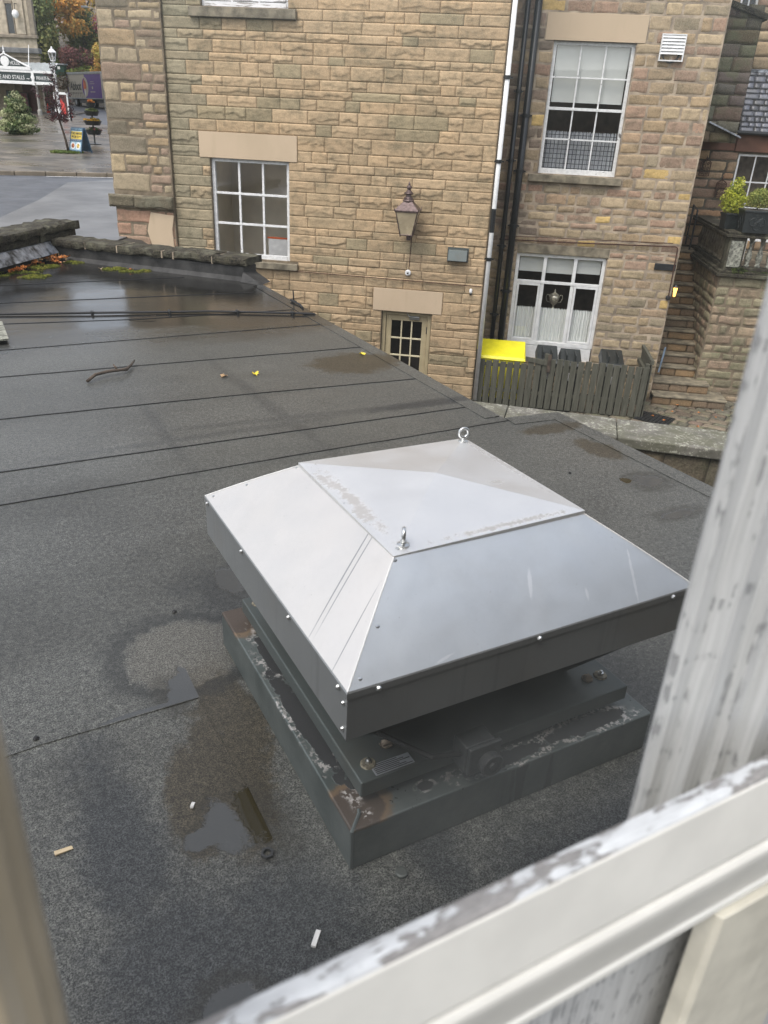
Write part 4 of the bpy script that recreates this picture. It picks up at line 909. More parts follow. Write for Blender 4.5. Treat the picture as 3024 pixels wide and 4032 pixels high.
# ================================================================== FENCE AND BINS
fn=thing('picket_fence','green stained vertical board fence enclosing the bins in front of the rubble building','fence',(1.3,15.6,0))
rg=random.Random(11); yf_=15.6
for i in range(25):
    x=-.46+i*.1405; h_=(.95 if i<8 else 1.06)+rg.uniform(-.015,.02)+(.0 if i<8 else .003*(i-8)*.3)
    tl=rg.uniform(-.006,.006)
    m=MB().hexa([(x,yf_-.012,.03),(x+.118,yf_-.012,.03),(x+.118,yf_+.01,.03),(x,yf_+.01,.03)],[(x+tl,yf_-.012,h_),(x+.118+tl,yf_-.012,h_+rg.uniform(-.01,.01)),(x+.118+tl,yf_+.01,h_),(x+tl,yf_+.01,h_)])
    build('board',m,'fence',fn,bevel=.003)
for z in(.3,.82): build('rail',MB().box(-.46,3.05,yf_+.012,yf_+.05,z,z+.07),'fence',fn)
for x in(-.42,1.02,3.0): build('post',MB().box(x-.04,x+.04,yf_+.052,yf_+.13,0,1.12 if x!=1.02 else 1.15),'fence',fn,bevel=.004)
build('gate_brace',MB().hexa([(.60,yf_-.034,1.0),(1.07,yf_-.034,.93),(1.07,yf_-.014,.93),(.60,yf_-.014,1.0)],[(.60,yf_-.034,1.09),(1.07,yf_-.034,1.03),(1.07,yf_-.014,1.03),(.60,yf_-.014,1.09)]),'fence',fn,bevel=.003)
build('gate_post',MB().box(1.04,1.11,yf_-.04,yf_-.013,.80,1.17),'bark',fn,bevel=.004)
for i in range(9):
    y=yf_+.02+i*.148; build('board',MB().box(3.06,3.082,y,y+.135,.02,1.10+.01*i),'fence',fn,bevel=.003)
build('rail',MB().box(3.0,3.055,yf_+.1,yf_+1.35,.84,.92).box(3.04,3.10,yf_+.02,yf_+1.36,1.12,1.20),'fence',fn)
def wheelie(name,label,x0,x1,mat,ht,y0,y1,group=None,sticker=None,lidup=.16):
    t=thing(name,label,'bin',((x0+x1)/2,(y0+y1)/2,0),0,group); b=MB(); i=.05
    b.hexa([(x0+i,y0+.06,.08),(x1-i,y0+.06,.08),(x1-i,y1-.12,.08),(x0+i,y1-.12,.08)],[(x0+.01,y0+.01,ht-.06),(x1-.01,y0+.01,ht-.06),(x1-.01,y1-.02,ht-.03),(x0+.01,y1-.02,ht-.03)])
    bd=build('bin_body',b,mat,t,bevel=.015)
    l=MB(); l.hexa([(x0-.015,y0-.03,ht-.06),(x1+.015,y0-.03,ht-.06),(x1+.015,y1,ht-.02),(x0-.015,y1,ht-.02)],[(x0+.02,y0+.01,ht+.0),(x1-.02,y0+.01,ht+.0),(x1-.02,y1-.02,ht+lidup),(x0+.02,y1-.02,ht+lidup)])
    ld=build('lid',l,mat,t,bevel=.012)
    build('handle',MB().tube([(x0+.05,y1+.03,ht+lidup*.6),(x1-.05,y1+.03,ht+lidup*.6)],.016,8).box(x0+.06,x0+.09,y1-.03,y1+.03,ht+lidup*.35,ht+lidup*.7).box(x1-.09,x1-.06,y1-.03,y1+.03,ht+lidup*.35,ht+lidup*.7),mat,t)
    for k in range(0 if mat=='yellow' else 2): build('lid_rib',MB().box(x0+(x1-x0)*(.3+.4*k)-.01,x0+(x1-x0)*(.3+.4*k)+.01,y0+.05,y1-.1,ht+.02,ht+lidup*.9),mat,ld,bevel=.004)
    for x in(x0+.02,x1-.06): build('wheel',MB().lathe([(.095,-.02),(.10,-.012),(.10,.012),(.095,.02)],(x+.02,y1-.10,.10),16,M_=Matrix.Rotation(R(90),4,'Y')),'tyre',t)
    if sticker: build('sticker',MB().box((x0+x1)/2-.07,(x0+x1)/2+.07,y0-.003,y0+.02,.60,.78),'paper',bd)
    return t
wheelie('yellow_bin','wide bright yellow bin behind the left end of the green board fence','x' and -.42,.60,'yellow',.99,15.78,16.40,lidup=.20)
wheelie('wheeled_bin','black wheeled bin right next to the yellow bin behind the fence',.82,1.26,'bin',1.00,15.78,16.40,'black wheeled bins behind the board fence',1)
wheelie('wheeled_bin','black wheeled bin behind the gate post, second to the right of the yellow bin',1.30,1.74,'bin',.97,15.80,16.38,'black wheeled bins behind the board fence',1)
wheelie('wheeled_bin','black wheeled bin with white label at the right hand end of the fence',2.12,2.58,'bin',1.02,15.80,16.42,'black wheeled bins behind the board fence',1)

# ================================================================== LOW WALL WITH WIDE COPING
cw=thing('coping_wall','low stone wall with wide lichened slab coping beyond the flat roof','wall',(1.5,8.8,0))
Sx=Matrix.Translation((0,9.17,0))@Matrix.Rotation(R(-5),4,'Z')
WM['_cw']=Sx
xb=-1.6; rg=random.Random(4)
ls=[-1.6,-.75,.22,1.50,2.75,4.1,5.4]
for a,b in zip(ls[:-1],ls[1:]):
    m=MB(); m.box(a+.004,b-.004,-.66,.0,2.03,2.15); build('coping_slab',m,'slab',cw,S=Sx,bevel=.015)
def colc(u,z,r): c=r.choice(((.16,.13,.09),(.19,.145,.095),(.14,.12,.085))); f=r.uniform(.8,1.15); return tuple(f*x for x in c)
buildraw('wall_face',stonework(rows(-1.6,5.4,0,2.03,[],.3,.6,rg),(0,-.60,0),(1,0,0),(0,-1,0),(0,0,1),colc,'rubble',rg,gap=.01,du=.06,dz=.06,amp=.6),'mossy',cw,S=Sx)
build('wall_core',MB().box(-1.6,5.4,-.595,-.05,0,2.03),'mortar_dark',cw,S=Sx)
gt=build('drain_grate',MB(),'dark'); 
me=gt.data; g=MB()
for i in range(9): g.box(-.32+i*.075,-.29+i*.075,-.28,.28,0,.02)
for j in range(8): g.box(-.34,.34,-.29+j*.08,-.265+j*.08,.001,.018)
me.from_pydata(g.v,[],g.f); gt.location=(3.32,15.6,.03); gt.rotation_euler[2]=R(-28); tag(gt,'square black iron drain grate set in the courtyard setts','grate')
# ================================================================== FLAT ROOFED EXTENSION
ext=thing('flat_roof_extension','low extension with a flat roof of overlapping grey mineral felt sheets','building',(0,0,0),0,None,SP)
def w2l(x,y): v=SP.inverted()@Vector((x,y,0)); return (v.x,v.y)
c0=w2l(-3.62,10.80); c1=w2l(-6.86,11.40); c2=w2l(-6.93,9.0); c3=w2l(-6.95,3.0)
out=[(-4.5,.3),(4.30,.3),(4.28,4.72),(3.75,4.76),(3.80,10.56),c0,c1,c2,c3]
m=MB(); n=len(out)
# fine grid is not needed: one sheet plus the drip edge
m.v=[(x,y,ZR) for x,y in out]; m.f=[tuple(range(n))]
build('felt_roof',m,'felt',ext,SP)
m=MB(); m.v=[(x,y,ZR-.001) for x,y in out]+[(x,y,ZR-.07) for x,y in out]; m.f=[((i+1)%n,i,i+n,(i+1)%n+n) for i in range(n)]
build('drip_edge',m,'felt_edge',ext,SP)
def inset(pts,d):
    cx=sum(p[0] for p in pts)/len(pts); cy=sum(p[1] for p in pts)/len(pts); o=[]
    for x,y in pts: l=math.hypot(x-cx,y-cy); o.append((x+(cx-x)*d/l,y+(cy-y)*d/l))
    return o
ins=inset(out,.08); m=MB(); m.v=[(x,y,ZR-.02) for x,y in ins]+[(x,y,0) for x,y in ins]; m.f=[((i+1)%n,i,i+n,(i+1)%n+n) for i in range(n)]
build('wall',m,'mortar_dark',ext,SP)
# overlapped sheet edges: shallow step of bitumen
def seam(pts,w=.012,hh=.005,mat='bitumen'):
    w*=.72
    m=MB(); r_=random.Random(int(sum(a*97+b*31 for a,b in pts)*10))
    P=[]; 
    for (a,b),(c,d) in zip(pts[:-1],pts[1:]):
        k=max(2,int(math.hypot(c-a,d-b)/.12))
        for i in range(k): P.append((a+(c-a)*i/k,b+(d-b)*i/k))
    P.append(pts[-1])
    P=[(x,y+r_.uniform(-.003,.003)) for x,y in P]
    for (a,b),(c,d) in zip(P[:-1],P[1:]):
        L=math.hypot(c-a,d-b); nx,ny=-(d-b)/L*w/2,(c-a)/L*w/2
        m.hexa([(a-nx,b-ny,ZR),(c-nx,d-ny,ZR),(c+nx,d+ny,ZR),(a+nx,b+ny,ZR)],[(a-nx,b-ny,ZR+hh),(c-nx,d-ny,ZR+hh),(c+nx,d+ny,ZR+hh),(a+nx,b+ny,ZR+hh)])
    return build('felt_seam',m,mat,ext,SP)
seam([(-3.2,4.55),(0,4.59),(2.0,4.66),(4.0,4.70)],.010); seam([(-3.5,5.02),(0,5.09),(3.75,5.1)],.016)
seam([(-4,6.15),(0,6.11),(1.9,6.05),(3.76,5.93)],.018); seam([(-4,7.25),(0,7.2),(3.8,7.1)],.02)
seam([(-4,8.05),(.5,8.08),(3.8,8.15)],.01); seam([(-3.5,9.25),(0,9.2),(1.8,8.97),(3.8,8.95)],.012); seam([(-2.5,10.3),(.4,10.22),(3.5,10.07)],.02)
seam([(-1.5,11.32),(.5,11.30),(2.9,11.33)],.02); seam([(-.3,2.425),(-.03,2.45),(.575,2.462)],.006,.004,'felt'); seam([(.575,2.462),(.60,1.65),(.62,1.0),(.63,.3)],.006,.0035,'felt')
# raised felt edge strips along the right border
for pts in ([(4.28,.3),(4.26,4.70)],[(4.26,4.70),(3.75,4.74)],[(3.73,4.8),(3.78,10.5)]):
    (a,b),(c,d)=pts; L=math.hypot(c-a,d-b); nx,ny=-(d-b)/L*.14,(c-a)/L*.14
    m=MB().hexa([(a,b,ZR+.002),(c,d,ZR+.002),(c+nx,d+ny,ZR+.002),(a+nx,b+ny,ZR+.002)],[(a,b,ZR+.010),(c,d,ZR+.010),(c+nx,d+ny,ZR+.005),(a+nx,b+ny,ZR+.005)]); build('edge_strip',m,'felt',ext,SP)
# ---- parapets (aligned with the stone buildings)
pa=thing('roof_parapet','low dark mossy coped parapet along the far edge of the flat roof','parapet',(-5,11.2,ZR))
def rough(x0,x1,y0,y1,z0,z1,rgx,amp=.018,n=(10,6,4)):
    """a rough hewn block"""
    m=MB(); pts={}
    X=np.linspace(x0,x1,n[0]);Y=np.linspace(y0,y1,n[1]);Z=np.linspace(z0,z1,n[2]); sd=rgx.randint(0,999)
    def vid(i,j,k):
        if (i,j,k) not in pts:
            x,y,z=X[i],Y[j],Z[k]; a=amp*(float(vn(x*9+z*5,y*9+z*7,sd))-.5)*2; b=amp*(float(vn(x*21+z*9,y*21+z*13,sd+1))-.5)
            dx=(-1 if i==0 else 1 if i==n[0]-1 else 0)*.3; dy=(-1 if j==0 else 1 if j==n[1]-1 else 0); dz_=(-1 if k==0 else 1 if k==n[2]-1 else 0)
            ed=(abs(dx)>0)+(abs(dy)>0)+(abs(dz_)>0); s=(a+b)-(.012 if ed>1 else 0)
            pts[(i,j,k)]=len(m.v); m.v.append((x+dx*abs(s)*.3*(-1),y+dy*s,z+dz_*s))
        return pts[(i,j,k)]
    for i in range(n[0]-1):
        for j in range(n[1]-1):
            m.f.append((vid(i,j,0),vid(i,j+1,0),vid(i+1,j+1,0),vid(i+1,j,0))); K=n[2]-1; m.f.append((vid(i,j,K),vid(i+1,j,K),vid(i+1,j+1,K),vid(i,j+1,K)))
        for k in range(n[2]-1):
            m.f.append((vid(i,0,k),vid(i+1,0,k),vid(i+1,0,k+1),vid(i,0,k+1))); J=n[1]-1; m.f.append((vid(i,J,k),vid(i,J,k+1),vid(i+1,J,k+1),vid(i+1,J,k)))
    for j in range(n[1]-1):
        for k in range(n[2]-1):
            m.f.append((vid(0,j,k),vid(0,j,k+1),vid(0,j+1,k+1),vid(0,j+1,k))); I=n[0]-1; m.f.append((vid(I,j,k),vid(I,j+1,k),vid(I,j+1,k+1),vid(I,j,k+1)))
    return m
SA=Matrix.Translation((-6.86,11.44,0))@Matrix.Rotation(math.atan2(-.60,3.24),4,'Z')
r5=random.Random(9)
for a,b in ((.0,.62),(.62,1.18),(1.19,1.95),(1.96,2.14),(2.15,2.78),(2.79,3.34)):
    zz=.0 if b<2.7 else .015; build('coping_stone',rough(a+.006,b-.006,-.05,.44,ZR+.19+zz,ZR+.31+zz,r5,.014),'parapet_stone',pa,SA,smooth=False)
for a in (.62,1.185,1.955,2.145,2.785): build('mortar_joint',MB().box(a-.012,a+.012,-.035,.42,ZR+.20,ZR+.298),'mortar_pale',pa,SA)
build('upstand',MB().box(-.02,3.27,.0,.38,ZR-.3,ZR+.195),'upstand',pa,SA,bevel=.02); build('felt_fillet',MB().prismX([(-.05,ZR+.001),(.002,ZR+.06),(.002,ZR+.001)],.0,3.27),'upstand',pa,SA)
build('felt_corner',MB().hexa([(3.27,-.12,ZR+.001),(3.62,-.16,ZR+.001),(3.60,.2,ZR+.001),(3.27,.3,ZR+.001)],[(3.27,-.03,ZR+.13),(3.5,-.04,ZR+.03),(3.5,.15,ZR+.03),(3.27,.3,ZR+.13)]),'upstand',pa,SA,bevel=.01)
pb2=thing('roof_parapet','higher mossy parapet with grey lead flashing at the left corner of the flat roof','parapet',(-7.1,10.6,ZR))
SB=Matrix.Translation((-6.90,0,0))
yy=[12.25,11.2,10.2,9.3,8.3,7.2]
for b,a in zip(yy[:-1],yy[1:]):
    mm=rough(a+.006,b-.006,-.07,.46,ZR+.36,ZR+.49,r5,.018); mm.v=[(-y,x,z) for x,y,z in mm.v]; build('coping_stone',mm,'parapet_stone',pb2,SB)
    mm=rough(a+.006,b-.006,.0,.40,ZR+.24,ZR+.36,r5,.014); mm.v=[(-y,x,z) for x,y,z in mm.v]; build('stone_course',mm,'parapet_stone',pb2,SB)
build('upstand',MB().box(-.38,.0,7.2,12.1,ZR-.3,ZR+.24),'upstand',pb2,SB)
m=MB(); m.v=[]; 
m.hexa([(.012,7.2,ZR+.12),(.14,7.2,ZR+.10),(.14,11.42,ZR+.10),(.012,11.42,ZR+.12)],[(.004,7.2,ZR+.26),(.03,7.2,ZR+.255),(.03,11.42,ZR+.255),(.004,11.42,ZR+.26)]); build('lead_flashing',m,'lead',pb2,SB,bevel=.004)
# ---- moss and leaves
def pq(p,q,z=0): return SP@Vector((p,q,ZR+z))
mb_=[]
for (p,q,a,b) in ((.72,12.15,.42,.22),(1.0,11.8,.22,.12),(1.68,12.88,.16,.12),(2.10,12.2,.14,.09),(2.36,11.95,.22,.10),(.45,12.5,.3,.2),(1.2,12.6,.2,.2)):
    for _ in range(26):
        an=rg.uniform(0,6.28); r_=math.sqrt(rg.random()); mb_.append((p+a*r_*math.cos(an),q+b*r_*math.sin(an),ZR+.004,rg.uniform(.02,.07),rg.uniform(.02,.05),.016))
o=build('moss_patch',leafmesh(mb_,16000,.016,((.16,.18,.02),(.24,.26,.035),(.09,.11,.015),(.30,.28,.05)),rg),'leaf',S=SP); o['kind']='stuff'; o['label']='yellow green moss growing on the felt below the parapets'
def leaf_mesh(seed,L=.075):
    r=random.Random(seed); m=MB(); n=9; edge=[]
    for k in range(n*2):
        a=2*math.pi*k/(n*2); rr=L*.5*(1.0 if k%2==0 else .62)*(1+.25*math.cos(a))*r.uniform(.85,1.1); edge.append((rr*math.cos(a),rr*.8*math.sin(a),abs(math.sin(a))*L*.22*r.uniform(.5,1.5)+.004))
    m.v=[(0,0,.004)]+edge; m.f=[(0,i+1,(i+1)%(n*2)+1) for i in range(n*2)]
    m2=MB(); m2.v=m.v+[(x,y,z-.0015) for x,y,z in m.v]; k=len(m.v); m2.f=m.f+[tuple(reversed([i+k for i in f])) for f in m.f]; return m2
M['leaf_orange']=plain('fallen_leaf_orange',(.52,.19,.045),.5,var=.3,scale=30); M['leaf_tan']=plain('fallen_leaf_tan',(.45,.30,.16),.6,var=.2,scale=30); M['leaf_yellow']=plain('fallen_leaf_yellow',(.75,.60,.04),.5,var=.1,scale=30); M['leaf_pale']=plain('fallen_leaf_pale',(.62,.50,.32),.6)
def put_leaf(mat,loc,label,group=None,sz=1.,tilt=0,seed=1):
    o=build('fallen_leaf',leaf_mesh(seed),mat); o.matrix_basis=Matrix.Translation(loc)@Matrix.Rotation(rg.uniform(0,6.28),4,'Z')@Matrix.Rotation(tilt,4,'X')@Matrix.Scale(sz,4); tag(o,label,'leaf',group)
for i in range(34):
    t_=rg.random(); p,q=(1.36+rg.gauss(0,.12),13.10+rg.gauss(0,.14)) if i<26 else (1.02+rg.gauss(0,.06),12.85+rg.gauss(0,.1))
    v=pq(p,q,rg.uniform(.0,.07)); v.x=max(v.x,-6.82+.03); v.y=min(v.y,11.32)
    put_leaf('leaf_orange' if rg.random()<.8 else 'leaf_tan',v,'curled orange leaf in the heap in the corner between the two parapets' if i<26 else 'curled orange leaf in the small cluster at the foot of the lead flashed parapet','orange leaves heaped in the parapet corner' if i<26 else 'orange leaves below the lead flashing',rg.uniform(1.2,1.9),rg.uniform(-.9,.9),i)
for i in range(16):
    v=pq(.55+rg.gauss(0,.14),12.42+rg.gauss(0,.10),.03); v.x=max(v.x,-6.72); put_leaf('leaf_orange',v,'orange leaf on the moss at the left edge of the roof','orange leaves on the moss at the left edge',rg.uniform(.9,1.6),rg.uniform(-.7,.7),50+i)
put_leaf('leaf_tan',pq(1.99,6.58),'single dull tan leaf lying on the felt between two seams',sz=1.1,seed=5)
put_leaf('leaf_yellow',pq(2.27,6.56),'single bright yellow leaf lying on the felt beside the tan leaf',sz=1.2,seed=6)
put_leaf('leaf_yellow',pq(3.50,6.85),'small yellow leaf on the felt close to the roof edge above the door',sz=1.1,seed=7)
put_leaf('leaf_pale',pq(1.92,12.21),'pale cream leaf between the two moss patches',sz=1.3,seed=8)
put_leaf('leaf_tan',pq(1.62,13.0),'tan leaf on the moss beside the parapet corner',sz=1.2,seed=9); put_leaf('leaf_orange',pq(2.30,11.95,.02),'orange leaf resting on the right moss patch',sz=1.1,seed=10)
for i,(x,y) in enumerate(((3.75,16.1),(3.95,16.6),(4.3,16.2),(4.6,16.0),(4.85,16.5),(4.1,15.3),(5.0,15.6),(3.3,15.7),(3.5,15.5))):
    put_leaf('leaf_orange',Vector((x,y,.05)),'small orange leaf scattered on the courtyard setts' if i<7 else 'small orange leaf caught on the drain grate','orange leaves on the courtyard' if i<7 else 'leaves on the drain grate',1.,0,70+i)
# ---- cable along the roof, branch, slab, litter
rc=thing('roof_cable','black cable lying across the wet felt to the edge of the roof','cable',(0,9.5,ZR),0,None,SP)
build('cable_run',MB().tube([(-3,10.1,ZR+.02),(-.5,9.75,ZR+.02),(.38,9.56,ZR+.018),(1.32,9.34,ZR+.022),(2.1,9.17,ZR+.018),(2.58,9.07,ZR+.018),(3.14,8.85,ZR+.02),(3.74,8.60,ZR+.018),(3.80,8.55,ZR-.1)],.013,8),'rubber',rc,SP,smooth=True)
for p,q in((1.32,9.34),(2.15,9.16),(2.9,8.95),(3.5,8.7)): build('cable_clip',MB().box(p-.012,p+.012,q-.04,q+.04,ZR,ZR+.04),'dark',rc,SP,bevel=.004)
build('cable_end',MB().tube([(3.82,9.37,ZR+.0),(3.74,9.36,ZR+.03),(3.76,9.1,ZR+.025),(3.73,8.93,ZR+.02)],.012,8).tube([(3.8,9.4,ZR+.0),(3.79,9.4,ZR+.14)],.008,6),'rubber',rc,SP)
br=build('branch',MB().tube([(.85,6.78,ZR+.02),(.93,6.86,ZR+.045),(1.05,6.94,ZR+.04),(1.17,6.95,ZR+.04),(1.22,6.99,ZR+.03),(1.28,7.10,ZR+.03),(1.34,7.22,ZR+.04)],[.014,.014,.014,.013,.016,.011,.007],9).tube([(1.13,6.95,ZR+.05),(1.11,6.99,ZR+.085)],[.012,.005],6),'bark',S=SP,smooth=True); tag(br,'crooked grey brown branch lying on the felt roof','branch')
tw=build('twig',MB().tube([(1.66,9.02,ZR+.015),(1.78,8.95,ZR+.02),(1.95,8.98,ZR+.03)],.004,5).tube([(1.78,8.95,ZR+.02),(1.9,8.9,ZR+.02)],.003,5),'bark',S=SP); tag(tw,'thin forked twig lying just below the cable on the wet felt','twig')
sl=build('paving_slab',rough(-.55,.37,8.27,9.05,ZR+.03,ZR+.07,r5,.004),'pale_lichen',S=SP); tag(sl,'pale slab lying on the felt at the left edge of the picture','slab')
build('slab_support',MB().box(-.4,.34,8.35,8.45,ZR+.0,ZR+.028),'rubber',sl,SP)
nut=MB(); 
for r0,z0,r1,z1 in((.019,.0,.019,.008),): 
    k=6; m_=[]
    for r_,z in((.022,ZR+.001),(.022,ZR+.012),(.013,ZR+.012),(.013,ZR+.001)):
        for j in range(12):
            a=2*math.pi*j/12; f=1. if r_<.02 else (1. if j%2==0 else .87); m_.append((.56+r_*f*math.cos(a),1.64+r_*f*math.sin(a),z))
    nut.v=m_
    for i in range(4):
        for j in range(12): nut.f.append((i*12+j,i*12+(j+1)%12,((i+1)%4)*12+(j+1)%12,((i+1)%4)*12+j))
nt_=build('lock_nut',nut,'dark',S=SP); tag(nt_,'dark hexagonal lock nut lying on the felt near the front corner of the fan curb','nut')
def sliver(p,q,a,l,w,mat,label,cat):
    o=build('litter_sliver',MB().hexa([(-l/2,-w/2,.001),(l/2,-w/2,.001),(l/2,w/2,.001),(-l/2,w/2,.001)],[(-l/2,-w/2,.008),(l/2,-w/2,.004),(l/2*.9,w/2,.006),(-l/2,w/2,.012)]),mat,bevel=.001)
    o.matrix_basis=Matrix.Translation(pq(p,q))@Matrix.Rotation(R(a)+TH,4,'Z'); tag(o,label,cat)
sliver(.402,1.935,60,.026,.011,'paper','small white plastic scrap on the felt left of the brown puddle','scrap')
sliver(.585,1.31,50,.055,.014,'paper','white sliver of plastic on the felt near the bottom of the picture','scrap')
sliver(-.01,1.93,5,.055,.013,'leaf_pale','pale wood chip on the felt at the lower left','wood chip')
bn=build('bottle_cap',MB().lathe([(.018,0),(.02,.004),(.02,.012),(.014,.014)],(.91,1.39,ZR),16),'plate',S=SP); tag(bn,'flat grey disc lying on the shaded felt in front of the fan','disc')
for i,(p,q) in enumerate(((-.03,2.49),(3.51,3.66),(.64,3.1))):
    o=build('stone_chip',MB().lathe([(.008,0),(.012,.005),(.006,.012)],(p,q,ZR),7),'rubber',S=SP); tag(o,('tiny dark stone chip at the left edge by the lap seam','tiny dark stone chip on the felt right of the fan','tiny dark chip above the pale gravelly patch')[i],'stone')
r8=random.Random(88)

# ================================================================== ROOF FAN
fan=thing('roof_fan','large square galvanised roof ventilator cowl on a raised metal curb','ventilator',(FP,FQ,ZR),0,None,SP)
S_=SP
c=CH; cq=.648; cp=.625
m=MB(); m.box(FP-cp,FP+cp,FQ-cq,FQ+cq,ZR+.001,ZR+.172); curb=build('curb',m,'curb',fan,S_,bevel=.006)
build('corner_weld',MB().tube([(FP-cp+.003,FQ-cq+.003,ZR+.01),(FP-cp+.001,FQ-cq+.001,ZR+.17),(FP-cp+.05,FQ-cq+.05,ZR+.176),(FP-.57,FQ-.585,ZR+.177)],.006,6),'plate',curb,S_)
m=MB(); m.box(FP-.50,FP+.50,FQ-.50,FQ+.50,ZR+.17,ZR+.206); build('plinth_ring',m,'rubber',fan,S_)
m=MB(); m.box(FP-.557,FP+.557,FQ-.57,FQ+.57,ZR+.205,ZR+.267); pl=build('base_plate',m,'plate',fan,S_,bevel=.005)
def bolt(p,q,par,S,z=ZR+.267):
    w=build('washer',MB().lathe([(.027,0),(.024,.006),(.012,.008)],(p,q,z),11),'zinc_dirty',par,S)
    build('bolt_head',MB().lathe([(.011,.006),(.011,.016),(.006,.017),(.006,.024),(.001,.025)],(p,q,z),6),'zinc',par,S)
for p,q in((FP-.50,FQ-.505),(FP+.50,FQ-.48),(FP-.505,FQ+.51),(FP+.505,FQ+.51)): bolt(p,q,pl,S_)
build('sealant_blob',rough(FP-.43,FP-.385,FQ-.475,FQ-.435,ZR+.262,ZR+.285,r5,.006,(5,5,4)),'mortar_pale',pl,S_,smooth=True); build('sealant_blob',rough(FP+.42,FP+.46,FQ-.49,FQ-.46,ZR+.262,ZR+.28,r5,.006,(5,5,4)),'mortar_pale',pl,S_,smooth=True)
lb=build('rating_label',MB().box(FP-.50,FP-.36,FQ-.562,FQ-.515,ZR+.267,ZR+.2685),'silver',fan,S_)
for i in range(6): build('label_line',MB().box(FP-.495,FP-.365-.02*(i%3),FQ-.558+i*.0072,FQ-.555+i*.0072,ZR+.2685,ZR+.2692),'black_print',lb,S_)
# mesh guard: inverted louvred pyramid
zt,zb=ZR+.575,ZR+.265; a0,a1=.655,.40; m=MB(); K=26
for s in range(4):
    rot=Matrix.Translation((FP,FQ,0))@Matrix.Rotation(s*math.pi/2,4,'Z')
    for k in range(K):
        t0,t1=k/K,(k+1)/K; w0=a1+(a0-a1)*t0; w1=a1+(a0-a1)*t1; z0=zb+(zt-zb)*t0; z1=zb+(zt-zb)*t1; dl=.007
        pts=[(-w0,-w0+dl,z0),(w0,-w0+dl,z0),(w1,-w1-.002,z1),(-w1,-w1-.002,z1),(-w1,-w1+dl,z1),(w1,-w1+dl,z1)]
        o=len(m.v); m.v+=[tuple(rot@Vector(v)) for v in pts]; m.f+=[(o,o+1,o+2,o+3),(o+3,o+2,o+5,o+4)]
build('louvre_guard',m,'plate',fan,S_)
build('fan_chamber',MB().lathe([(.36,zb),(.36,zt)],(FP,FQ,0),24),'dark',fan,S_)
# cowl
E=.66; T=.371; ze=ZR+.731; zs=ZR+.560; ztp=ZR+.932
sm_=['cowl_side','cowl_side','cowl_side','cowl_left']
for s in range(4):   # 0 front(-q),1 right,2 back,3 left
    rot=Matrix.Translation((FP,FQ,0))@Matrix.Rotation(s*math.pi/2,4,'Z'); m=MB(); g=MB(); Nn=10
    for j in range(Nn+1):
        t=j/Nn; w=E+(T-E)*t; z=ze+(ztp-ze)*(t+ .02*math.sin(math.pi*t))
        for i in range(13): u=-1+2*i/12; m.v.append(tuple(rot@Vector((u*w,-w,z-.0015*math.cos(u*2.2)))))
    for j in range(Nn):
        for i in range(12): a=j*13+i; m.f.append((a,a+1,a+14,a+13))
    pn=build('cowl_slope',m,'slope_warm_lit' if s==3 else 'slope_sky_tinted',fan,S_,smooth=True)
    g.v=[tuple(rot@Vector(v)) for v in ((-E,-E,ze),(E,-E,ze),(E+.003,-E-.003,ze-.004),(-E-.003,-E-.003,ze-.004),(-E-.003,-E-.003,ze-.024),(E+.003,-E-.003,ze-.024),(E,-E,ze-.026),(-E,-E,ze-.026),(E,-E,zs),(-E,-E,zs),(E-.02,-E+.02,zs),(-E+.02,-E+.02,zs))]
    g.f=[(1,0,3,2),(2,3,4,5),(5,4,7,6),(6,7,9,8),(8,9,11,10)]
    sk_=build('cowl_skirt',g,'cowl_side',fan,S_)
    for u in((-.86,-.02,.84) if s in(0,2) else (-.93,-.30,.38,.93)): 
        c_=rot@Vector((u*E,-E-.006,ze-.013)); build('screw',MB().lathe([(.006,-.006),(.0085,0),(.006,.006),(.001,.008)],(c_.x,c_.y,c_.z),8,M_=Matrix.Rotation(s*math.pi/2,4,'Z')@Matrix.Rotation(R(90),4,'X')),'zinc',sk_,S_)
    for zz in (ze-.05,zs+.03):
        c_=rot@Vector((-E+.0,-E+.02,zz)); c2_=rot@Vector((-E-.002,-E+.02,zz)); build('screw',MB().lathe([(.005,-.006),(.007,0),(.005,.006)],(c2_.x,c2_.y,c2_.z),8,M_=Matrix.Rotation(s*math.pi/2-math.pi/2,4,'Z')@Matrix.Rotation(R(90),4,'X')),'zinc',sk_,S_)
    for t in (.06,.42,.95):
        w=E+(T-E)*t; z=ze+(ztp-ze)*(t+.02*math.sin(math.pi*t)); c_=rot@Vector((-w+.03 if t<.9 else -w+.012,-w+.006,z+.001)); build('screw',MB().lathe([(.0085,0),(.007,.004),(.002,.005)],(c_.x,c_.y,c_.z),8),'zinc',pn,S_)
m=MB()
for s in range(4):
    rot=Matrix.Translation((FP,FQ,0))@Matrix.Rotation(s*math.pi/2,4,'Z'); P_=[]; m=MB()
    for j in range(11):
        t=j/10; w=E+(T-E)*t; P_.append(rot@Vector((-w,-w,ze+(ztp-ze)*(t+.02*math.sin(math.pi*t))+.0005)))
    m.tube(P_,.0028,6); build('hip_bead',m,'white',fan,S_)
Tt=T+.004; zq=ztp+.004
tp_=MB(); tp_.v=[(FP-Tt,FQ-Tt,zq),(FP+Tt,FQ-Tt,zq+.008),(FP+Tt,FQ+Tt,zq),(FP-Tt,FQ+Tt,zq+.008),(FP,FQ,zq+.058)]+[(FP-Tt,FQ-Tt,zq-.006),(FP+Tt,FQ-Tt,zq-.006),(FP+Tt,FQ+Tt,zq-.006),(FP-Tt,FQ+Tt,zq-.006)]
tp_.f=[(0,1,4),(1,2,4),(2,3,4),(3,0,4),(0,5,6,1),(1,6,7,2),(2,7,8,3),(3,8,5,0)]
top=build('top_panel',tp_,'cowl_top_lit',fan,S_)
